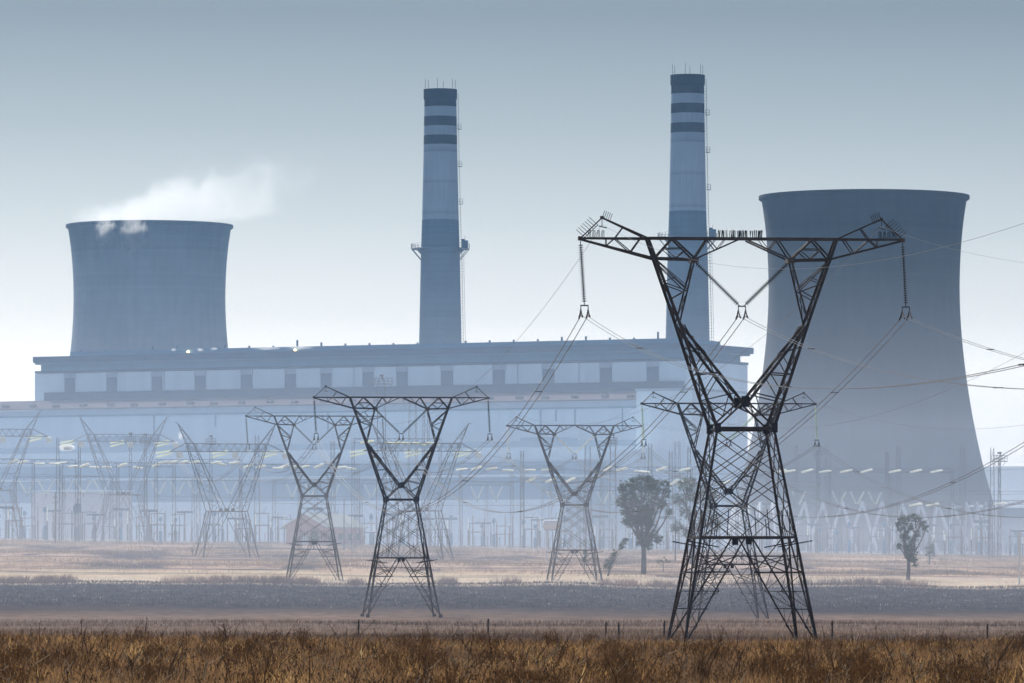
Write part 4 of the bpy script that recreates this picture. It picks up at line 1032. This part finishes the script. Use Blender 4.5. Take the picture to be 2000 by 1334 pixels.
# ------------------------------------------------------------- ground cover
def blades(name, xs_, ys_, zs_, hs, ws, mt, lean=.35, seg=2, label=None, cat=None, seed=0):
    r_ = np.random.default_rng(seed); n = len(xs_); ang = r_.uniform(0, 2 * np.pi, n)
    dx = np.cos(ang) * ws; dy = np.sin(ang) * ws
    lx = r_.normal(0.05, lean, n) * hs; ly = r_.normal(0, lean, n) * hs
    V = np.zeros((n, 5, 3))
    V[:, 0] = np.stack([xs_ - dx, ys_ - dy, zs_ - .1], 1); V[:, 1] = np.stack([xs_ + dx, ys_ + dy, zs_ - .1], 1)
    V[:, 2] = np.stack([xs_ + dx * .7 + lx * .35, ys_ + dy * .7 + ly * .35, zs_ + hs * .55], 1); V[:, 3] = np.stack([xs_ - dx * .7 + lx * .35, ys_ - dy * .7 + ly * .35, zs_ + hs * .55], 1)
    V[:, 4] = np.stack([xs_ + lx, ys_ + ly, zs_ + hs], 1)
    me = bpy.data.meshes.new(name); me.vertices.add(n * 5); me.vertices.foreach_set('co', V.ravel())
    base = np.arange(n)[:, None] * 5
    q = base + np.array([[0, 1, 2, 3]]); t = base + np.array([[3, 2, 4]])
    li = np.concatenate([np.concatenate([q, t], 1)], 0).ravel()
    me.loops.add(n * 7); me.loops.foreach_set('vertex_index', li)
    me.polygons.add(n * 2); st_ = (np.arange(n)[:, None] * 7 + np.array([[0, 4]])).ravel(); me.polygons.foreach_set('loop_start', st_)
    me.update(calc_edges=True); me.validate(); me.materials.append(mt)
    o = bpy.data.objects.new(name, me); COL.objects.link(o); tag(o, label, cat, kind='stuff'); return o
def grassmat(name, stops, sc=.12, tr=.35, rnd=.45):
    m, nt, out = newmat(name); L = nt.links.new
    g_ = N(nt, 'ShaderNodeNewGeometry'); tc = nt.nodes.new('ShaderNodeTexCoord')
    mp = N(nt, 'ShaderNodeMapping'); mp.inputs['Scale'].default_value = (1, .35, .0); L(tc.outputs['Object'], mp.inputs[0])
    nz = N(nt, 'ShaderNodeTexNoise', Scale=sc, Detail=4.0); L(mp.outputs[0], nz.inputs['Vector'])
    a = N(nt, 'ShaderNodeMath', operation='MULTIPLY_ADD'); L(g_.outputs['Random Per Island'], a.inputs[0]); a.inputs[1].default_value = rnd
    s_ = N(nt, 'ShaderNodeMath', operation='MULTIPLY_ADD'); L(nz.outputs['Fac'], s_.inputs[0]); s_.inputs[1].default_value = 1.7; s_.inputs[2].default_value = -.35 - rnd / 2
    L(s_.outputs[0], a.inputs[2])
    r_ = ramp(nt, a.outputs[0], stops)
    d = N(nt, 'ShaderNodeBsdfDiffuse'); t = N(nt, 'ShaderNodeBsdfTranslucent'); L(r_.outputs[0], d.inputs[0]); L(r_.outputs[0], t.inputs[0])
    mx = N(nt, 'ShaderNodeMixShader', Fac=tr); L(d.outputs[0], mx.inputs[1]); L(t.outputs[0], mx.inputs[2]); L(mx.outputs[0], out.inputs['Surface']); return m
gz_v = np.vectorize(gz)
n = 230000
d_ = 92 + 175 * rng.random(n) ** 1.0; x_ = (rng.random(n) * 2 - 1) * (d_ * .098 + 2)
cl = np.sin(x_ * 1.9 + np.sin(d_ * .7) * 2) * np.sin(d_ * .31 + x_ * .6) + .5 * np.sin(x_ * .53 + 2) * np.sin(d_ * .11)
hs = (.22 + .30 * rng.random(n)) * (1 + .45 * cl); hs = np.clip(hs, .12, 1.0)
gm = grassmat('brown_grass', [(0, (.155, .095, .056)), (.35, (.205, .125, .07)), (.6, (.265, .155, .075)), (.74, (.37, .21, .08)), (.86, (.62, .40, .15)), (1, (.80, .63, .36))], .3, .5, .4)
blades('brown_grass', x_, d_, gz_v(x_, d_), hs, (.006 + .008 * rng.random(n)) * (.6 + d_ / 200), gm, .38, label='dense brown dry grass covering the near field', cat='grass', seed=2)
# weeds with seed heads
def weeds(n, seed, hmin, hmax, dr, name, label, mt, heads=True, rad=.009, lean=.22):
    q = random.Random(seed); b = MB()
    for _ in range(n):
        d = dr[0] + (dr[1] - dr[0]) * q.random(); x = (q.random() * 2 - 1) * (d * .098 + 1); z = gz(x, d); h_ = q.uniform(hmin, hmax)
        lx, ly = q.gauss(.08, lean) * h_, q.gauss(0, lean) * h_; r0 = rad * q.uniform(.7, 1.5)
        p0, p1, p2 = Vector((x, d, z - .05)), Vector((x + lx * .4, d + ly * .4, z + h_ * .6)), Vector((x + lx, d + ly, z + h_))
        b.rod(p0, p1, r0 * 1.2, r0, n=3, cap=False); b.rod(p1, p2, r0, r0 * .5, n=3, cap=False)
        for _ in range(q.choice([1, 2, 3, 4])):
            s_ = p0.lerp(p2, q.uniform(.5, .95)); e = s_ + Vector((q.gauss(0, .12), q.gauss(0, .1), q.uniform(.05, .2))); b.rod(s_, e, r0 * .6, r0 * .4, n=3, cap=False)
            if heads:
                rr_ = q.uniform(.008, .02); b.lathe([(.002, -rr_), (rr_, 0), (.002, rr_ * 1.3)], n=5, c=e)
        if heads:
            rr_ = q.uniform(.01, .028); b.lathe([(.002, -rr_), (rr_, 0), (.002, rr_ * 1.5)], n=5, c=p2)
    o = b.build(name, mt); tag(o, label, 'weeds', kind='stuff')
wm = leafmat('weed_stem', (.13, .088, .055), (.28, .175, .09), .4)
ws_ = leafmat('straw_stem', (.35, .26, .16), (.6, .5, .36), .3)
weeds(2600, 31, .35, .75, (95, 245), 'dry_weeds', 'tangle of dark dry weed stems with small seed heads', wm)
weeds(260, 32, .7, 1.25, (100, 240), 'tall_weeds', 'taller bent weed stalks poking above the brown grass', wm, rad=.013, lean=.28)
def clump_weeds(n, seed, name, label, mt):
    q = random.Random(seed); b = MB()
    for _ in range(n):
        d = q.uniform(100, 225); x = (q.random() * 2 - 1) * (d * .095); R_ = q.uniform(.25, .8); H = q.uniform(.45, 1.0)
        for _ in range(int(60 * R_ + 30)):
            a = q.uniform(0, 6.28); rr_ = R_ * .5 * q.random(); px, py = x + math.cos(a) * rr_, d + math.sin(a) * rr_; h_ = H * q.uniform(.5, 1); z = gz(px, py)
            tx, ty = px + math.cos(a) * rr_ * .9 + q.gauss(0, .08), py + math.sin(a) * rr_; tip = Vector((tx, ty, z + h_))
            b.rod((px, py, z - .05), tip, .006, .003, n=3, cap=False)
            for _ in range(3):
                e = tip + Vector((q.gauss(0, .05), q.gauss(0, .05), q.uniform(-.22, .04))); b.rod(e - Vector((0, 0, .03)), e + Vector((q.gauss(0, .03), 0, .03)), .010, .004, n=3, cap=False)
    tag(b.build(name, mt), label, 'weeds', kind='stuff')
cm = leafmat('rusty_weed', (.19, .12, .065), (.36, .22, .095), .5)
clump_weeds(150, 51, 'bushy_weeds', 'rusty brown bushy weed clumps rising out of the grass', cm)
weeds(420, 33, .3, .75, (95, 200), 'bleached_stalks', 'bleached broken stalks scattered through the brown grass', ws_, heads=False, rad=.015, lean=.5)
# thin grass beyond, scrub on the burnt bank, tufts on its crest and in the straw field
def scatter(n, d0, d1, hmin, hmax, w, mt, name, label, seed, dens=None, lean=.3):
    r_ = np.random.default_rng(seed); m = n * (30 if name == 'crest_grass' else 3); d = d0 + (d1 - d0) * r_.random(m); x = (r_.random(m) * 2 - 1) * d * .1
    if dens is not None: keep = r_.random(m) < dens(x, d)
    else: keep = np.ones(m, bool)
    x, d = x[keep][:n], d[keep][:n]; k = len(x)
    blades(name, x, d, gz_v(x, d), r_.uniform(hmin, hmax, k), w * r_.uniform(.6, 1.3, k), mt, lean, label=label, cat='grass', seed=seed)
tanm = grassmat('tan_grass', [(0, (.06, .045, .035)), (.5, (.15, .105, .08)), (1, (.32, .23, .17))], .05)
scm = grassmat('burnt_scrub', [(0, (.012, .014, .017)), (.5, (.04, .04, .042)), (.8, (.09, .078, .072)), (.93, (.2, .18, .15)), (1, (.42, .38, .32))], .25, .2, .7)
stm = grassmat('straw_grass', [(0, (.16, .11, .08)), (.5, (.34, .24, .16)), (1, (.6, .46, .32))], .03)
scatter(60000, 262, 700, .25, .6, .02, tanm, 'tan_grass', 'thin tan grass on the flat behind the near field', 41)
scatter(40000, 850, 968, .12, .5, .06, scm, 'burnt_scrub', 'sooty grey scrub and stubble on the burnt bank', 42, lambda x, d: np.clip((d - 850) / 110, 0, 1))
def crest(x, d):
    u = x / d * F + 1000; k = np.zeros_like(u)
    for c_, w_, h_ in ((20, 60, .8), (100, 40, 1), (360, 40, .45), (440, 60, .7), (560, 60, 1), (693, 16, .7), (870, 22, .6), (990, 30, .2), (1215, 40, .5), (1300, 40, .6), (1480, 70, .35), (1600, 60, .3), (1720, 90, .55)):
        k = np.maximum(k, h_ * np.exp(-((u - c_) / w_) ** 4))
    return k * np.exp(-((d - 963) / 5.0) ** 2) * (.6 + .4 * np.sin(x * 2.1) * np.sin(x * .83))
crm = grassmat('crest_stalks', [(0, (.07, .05, .045)), (.5, (.17, .11, .085)), (1, (.34, .22, .15))], .05)
scatter(15000, 950, 976, .25, 1.6, .03, crm, 'crest_grass', 'tall feathery grass along the top of the burnt bank', 43, crest, .32)
patch = lambda x, d: np.clip(np.sin(x * .05 + d * .021) * np.sin(d * .07 + x * .013) + .35, .05, 1) * np.clip((d - 1020) / 120, .04, 1)
scatter(60000, 985, 1400, .2, .75, .05, stm, 'field_grass', 'straw coloured grass in the hazy field', 44, patch)

# ------------------------------------------------------------- steam
def steam_mat(name, build, dens):
    m, nt, out = newmat(name); L = nt.links.new
    tc = nt.nodes.new('ShaderNodeTexCoord'); sx = N(nt, 'ShaderNodeSeparateXYZ'); L(tc.outputs['Object'], sx.inputs[0])
    def mth(op, a, b=None, c=None, clamp=False):
        k = N(nt, 'ShaderNodeMath', operation=op); k.use_clamp = clamp
        for i, q in enumerate((a, b, c)):
            if q is None: continue
            if isinstance(q, (int, float)): k.inputs[i].default_value = q
            else: L(q, k.inputs[i])
        return k.outputs[0]
    def noise(sc, s, det=5.0, rough=.55):
        mp = N(nt, 'ShaderNodeMapping'); mp.inputs['Scale'].default_value = sc; L(tc.outputs['Object'], mp.inputs[0])
        n_ = N(nt, 'ShaderNodeTexNoise', Scale=s, Detail=det, Roughness=rough, Distortion=.9); L(mp.outputs[0], n_.inputs['Vector']); return n_.outputs['Fac']
    d = build(mth, noise, sx.outputs, nt, L)
    v = N(nt, 'ShaderNodeVolumePrincipled'); v.inputs['Color'].default_value = (1, 1, 1, 1); v.inputs['Anisotropy'].default_value = .62
    L(mth('MULTIPLY', d, dens), v.inputs['Density']); L(v.outputs[0], out.inputs['Volume'])
    return m
k2 = 2228 / F
cb = at(292, 432, 2228)
def plume(mth, noise, s, nt, L):
    x, y, z = s[0], s[1], s[2]            # object origin at the rim centre
    t = mth('DIVIDE', mth('ADD', x, 30.0), 83.0)                     # 0 at left rim, 1 at the torn end
    tc_ = N(nt, 'ShaderNodeFloatCurve'); cv = tc_.mapping.curves[0]
    pts = [(0, .02), (.12, .22), (.3, .46), (.42, .60), (.52, .74), (.62, .76), (.75, .88), (.84, .96), (1, 1)]
    cv.points[0].location = pts[0]; cv.points[1].location = pts[-1]
    for p in pts[1:-1]: cv.points.new(*p)
    tc_.mapping.update(); L(mth('MAXIMUM', mth('MINIMUM', t, 1.0), 0.0), tc_.inputs['Value'])
    top = mth('MULTIPLY', tc_.outputs[0], 25.0)
    n1 = noise((1, 1, 1), .075, 6.0, .6); n2 = noise((.5, 1, 1.2), .2, 5.0, .6)
    n = mth('ADD', mth('MULTIPLY', mth('SUBTRACT', n1, .5), 30.0), mth('MULTIPLY', mth('SUBTRACT', n2, .5), 13.0))
    up = mth('MULTIPLY', mth('ADD', mth('SUBTRACT', top, z), n), .22, clamp=True)
    bot = mth('MULTIPLY', mth('ADD', mth('ADD', z, mth('MULTIPLY', n, .4)), mth('ADD', mth('MULTIPLY', mth('MAXIMUM', mth('SUBTRACT', 28.0, x), -60.0), .16), 1.0)), .3, clamp=True)
    yy = mth('SUBTRACT', 1.0, mth('DIVIDE', mth('ABSOLUTE', y), 24.0), clamp=True)
    fade = mth('MULTIPLY', mth('ADD', mth('SUBTRACT', 1.02, t), mth('MULTIPLY', mth('SUBTRACT', n1, .5), 1.1)), 1.6, clamp=True)
    lft = mth('MULTIPLY', mth('ADD', t, .05), 9.0, clamp=True)
    return mth('MULTIPLY', mth('MULTIPLY', mth('MULTIPLY', up, bot), mth('MULTIPLY', yy, lft)), fade)
def hull(name, pts, depth, mt, loc, parent=None):
    b = MB(); n_ = len(pts); vs = [(x, y, z) for y in (-depth, depth) for x, z in pts]
    b.add(vs, [tuple(range(n_)), tuple(range(2 * n_ - 1, n_ - 1, -1))] + [(i, n_ + i, n_ + (i + 1) % n_, (i + 1) % n_) for i in range(n_)])
    return b.build(name, mt, parent, loc=loc)
pm = steam_mat('steam', plume, .028)
sp = hull('steam_plume', [(-31, .35), (30, .35), (44, -2), (72, 2), (76, 34), (50, 34), (20, 28), (-10, 16), (-31, 6)], 25, pm, cb + Vector((0, 4, 0)))
tag(sp, 'white steam plume drifting right from the far cooling tower', 'steam', kind='stuff')
def wisp(mth, noise, s, nt, L):
    x, y, z = s[0], s[1], s[2]
    n_ = noise((1, 1, .8), .45, 6.0, .65)
    r2 = mth('ADD', mth('POWER', mth('DIVIDE', x, 6.0), 2.0), mth('ADD', mth('POWER', mth('DIVIDE', y, 3.0), 2.0), mth('POWER', mth('DIVIDE', mth('SUBTRACT', z, mth('MULTIPLY', x, -.0)), 9.0), 2.0)))
    return mth('MULTIPLY', mth('ADD', mth('SUBTRACT', 1.0, r2), mth('MULTIPLY', mth('SUBTRACT', n_, .56), 3.4)), 1.3, clamp=True)
wmt = steam_mat('steam_wisp', wisp, .3)
def puff(u, v, d, sx_, sz_, label, mt=wmt):
    b = MB(); b.lathe([(.05, -9), (4, -7.8), (6, -4), (6.4, 0), (6, 4), (4, 7.8), (.05, 9)], n=12)
    o = b.build('steam_wisp', mt, None, loc=at(u, v, d)); o.scale = (sx_, .55, sz_); tag(o, label, 'steam', 'small wisps of steam', 'stuff'); return o
puff(262, 455, 2189.5, 1.0, 1.15, 'wisp of steam spilling down over the cooling tower rim'); puff(207, 447, 2194, .75, .85, 'smaller wisp spilling over the rim near its left end')
pf = steam_mat('steam_puff', wisp, .3)
puff(339, 683, 1990, .2, .075, 'tiny white puff on the roof edge, leftmost', pf); puff(391, 683, 1985, .24, .09, 'tiny white puff on the roof edge right of the lamp', pf); puff(418, 681, 1983, .26, .07, 'tiny flat white puff at the right foot of the steaming tower', pf)
puff(522, 680, 1970, .9, .10, 'long low white steam along the roof', pf); puff(585, 679, 1965, .9, .10, 'low white steam by the second roof lamp', pf)
puff(131, 874, 1500, .38, .13, 'bright white steam puff in the left of the switchyard', steam_mat('steam_bright', wisp, 3.0)); puff(353, 851, 1500, .16, .16, 'small faint steam puff by the horned tower\'s tip', pf)

# ------------------------------------------------------------- air
def airbox(name, x0, x1, y0, y1, z0, z1, mt, label=None):
    o = MB().b2(x0, x1, y0, y1, z0, z1).build(name, mt); tag(o, label, None, kind='stuff'); return o
airbox('haze', -3600, 3600, -300, 7600, -6.5, 232, volmat('haze_air', HAZE_COL, HAZE_D, HAZE_G))
for i, (y0, y1, z0, z1, dn, sc_) in enumerate(SMOKE):
    airbox('ground_smoke', -2000 - i * 7, 2000 + i * 7, y0, y1, -6.2 + i * .07 if z0 is None else z0, z1, volmat('smoke_air', sc_, dn, SMOKE_G))

# ------------------------------------------------------------- camera, sun, sky
cam = bpy.data.cameras.new('camera'); co = bpy.data.objects.new('camera', cam); COL.objects.link(co); scene.camera = co
cam.sensor_width = 36; cam.lens = 36 * F / 2000; cam.clip_start = 1; cam.clip_end = 40000
cam.shift_y = (HV - 667) / 2000; co.rotation_euler = (R(90), 0, 0); co.location = (0, 0, 0)
EL, AZ = R(SUN_EL), R(SUN_AZ)           # azimuth measured from the view direction towards the left
S = Vector((-math.sin(AZ) * math.cos(EL), math.cos(AZ) * math.cos(EL), math.sin(EL)))
sun = bpy.data.lights.new('sun', 'SUN'); sun.energy = SUN_E; sun.angle = R(.5); sun.color = (1, .95, .86)
so = bpy.data.objects.new('sun', sun); COL.objects.link(so); so.rotation_mode = 'QUATERNION'; so.rotation_quaternion = S.to_track_quat('Z', 'Y')
w_ = bpy.data.worlds.new('World'); scene.world = w_; w_.use_nodes = True; nt = w_.node_tree; nt.nodes.clear()
L = nt.links.new
sk = nt.nodes.new('ShaderNodeTexSky'); sk.sky_type = 'NISHITA'; sk.sun_disc = False; sk.sun_elevation = EL; sk.sun_rotation = -AZ
sk.dust_density = SKY_DUST; sk.air_density = 1.0; sk.altitude = 1500
tc = nt.nodes.new('ShaderNodeTexCoord'); sx = nt.nodes.new('ShaderNodeSeparateXYZ'); L(tc.outputs['Generated'], sx.inputs[0])
# pale dusty air low over the horizon, greyer blue above
rm = nt.nodes.new('ShaderNodeValToRGB'); e = rm.color_ramp.elements
while len(e) < len(SKY_STOPS): e.new(.5)
for el, (p, c) in zip(e, SKY_STOPS): el.position = p; el.color = (*c, 1)
mz = nt.nodes.new('ShaderNodeMath'); mz.operation = 'MULTIPLY'; mz.inputs[1].default_value = 4.0; L(sx.outputs['Z'], mz.inputs[0]); L(mz.outputs[0], rm.inputs[0])
hs_ = nt.nodes.new('ShaderNodeHueSaturation'); hs_.inputs['Saturation'].default_value = SKY_SAT; L(sk.outputs[0], hs_.inputs['Color'])
mx = nt.nodes.new('ShaderNodeMixRGB'); mx.blend_type = 'MULTIPLY'; mx.inputs[0].default_value = 1; L(hs_.outputs[0], mx.inputs[1]); L(rm.outputs[0], mx.inputs[2])
bg = nt.nodes.new('ShaderNodeBackground'); bg.inputs[1].default_value = SKY_STR; L(mx.outputs[0], bg.inputs[0])
ow = nt.nodes.new('ShaderNodeOutputWorld'); L(bg.outputs[0], ow.inputs[0])
vs_ = scene.view_settings; vs_.view_transform = 'Standard'; vs_.look = 'None'; vs_.exposure = EXPO; vs_.gamma = 1
cy = scene.cycles; cy.max_bounces = 5; cy.diffuse_bounces = 2; cy.glossy_bounces = 2; cy.transmission_bounces = 3; cy.volume_bounces = 1; cy.transparent_max_bounces = 12
cy.use_denoising = True; cy.sample_clamp_indirect = 6; cy.caustics_reflective = False; cy.caustics_refractive = False
cy.volume_max_steps = 512
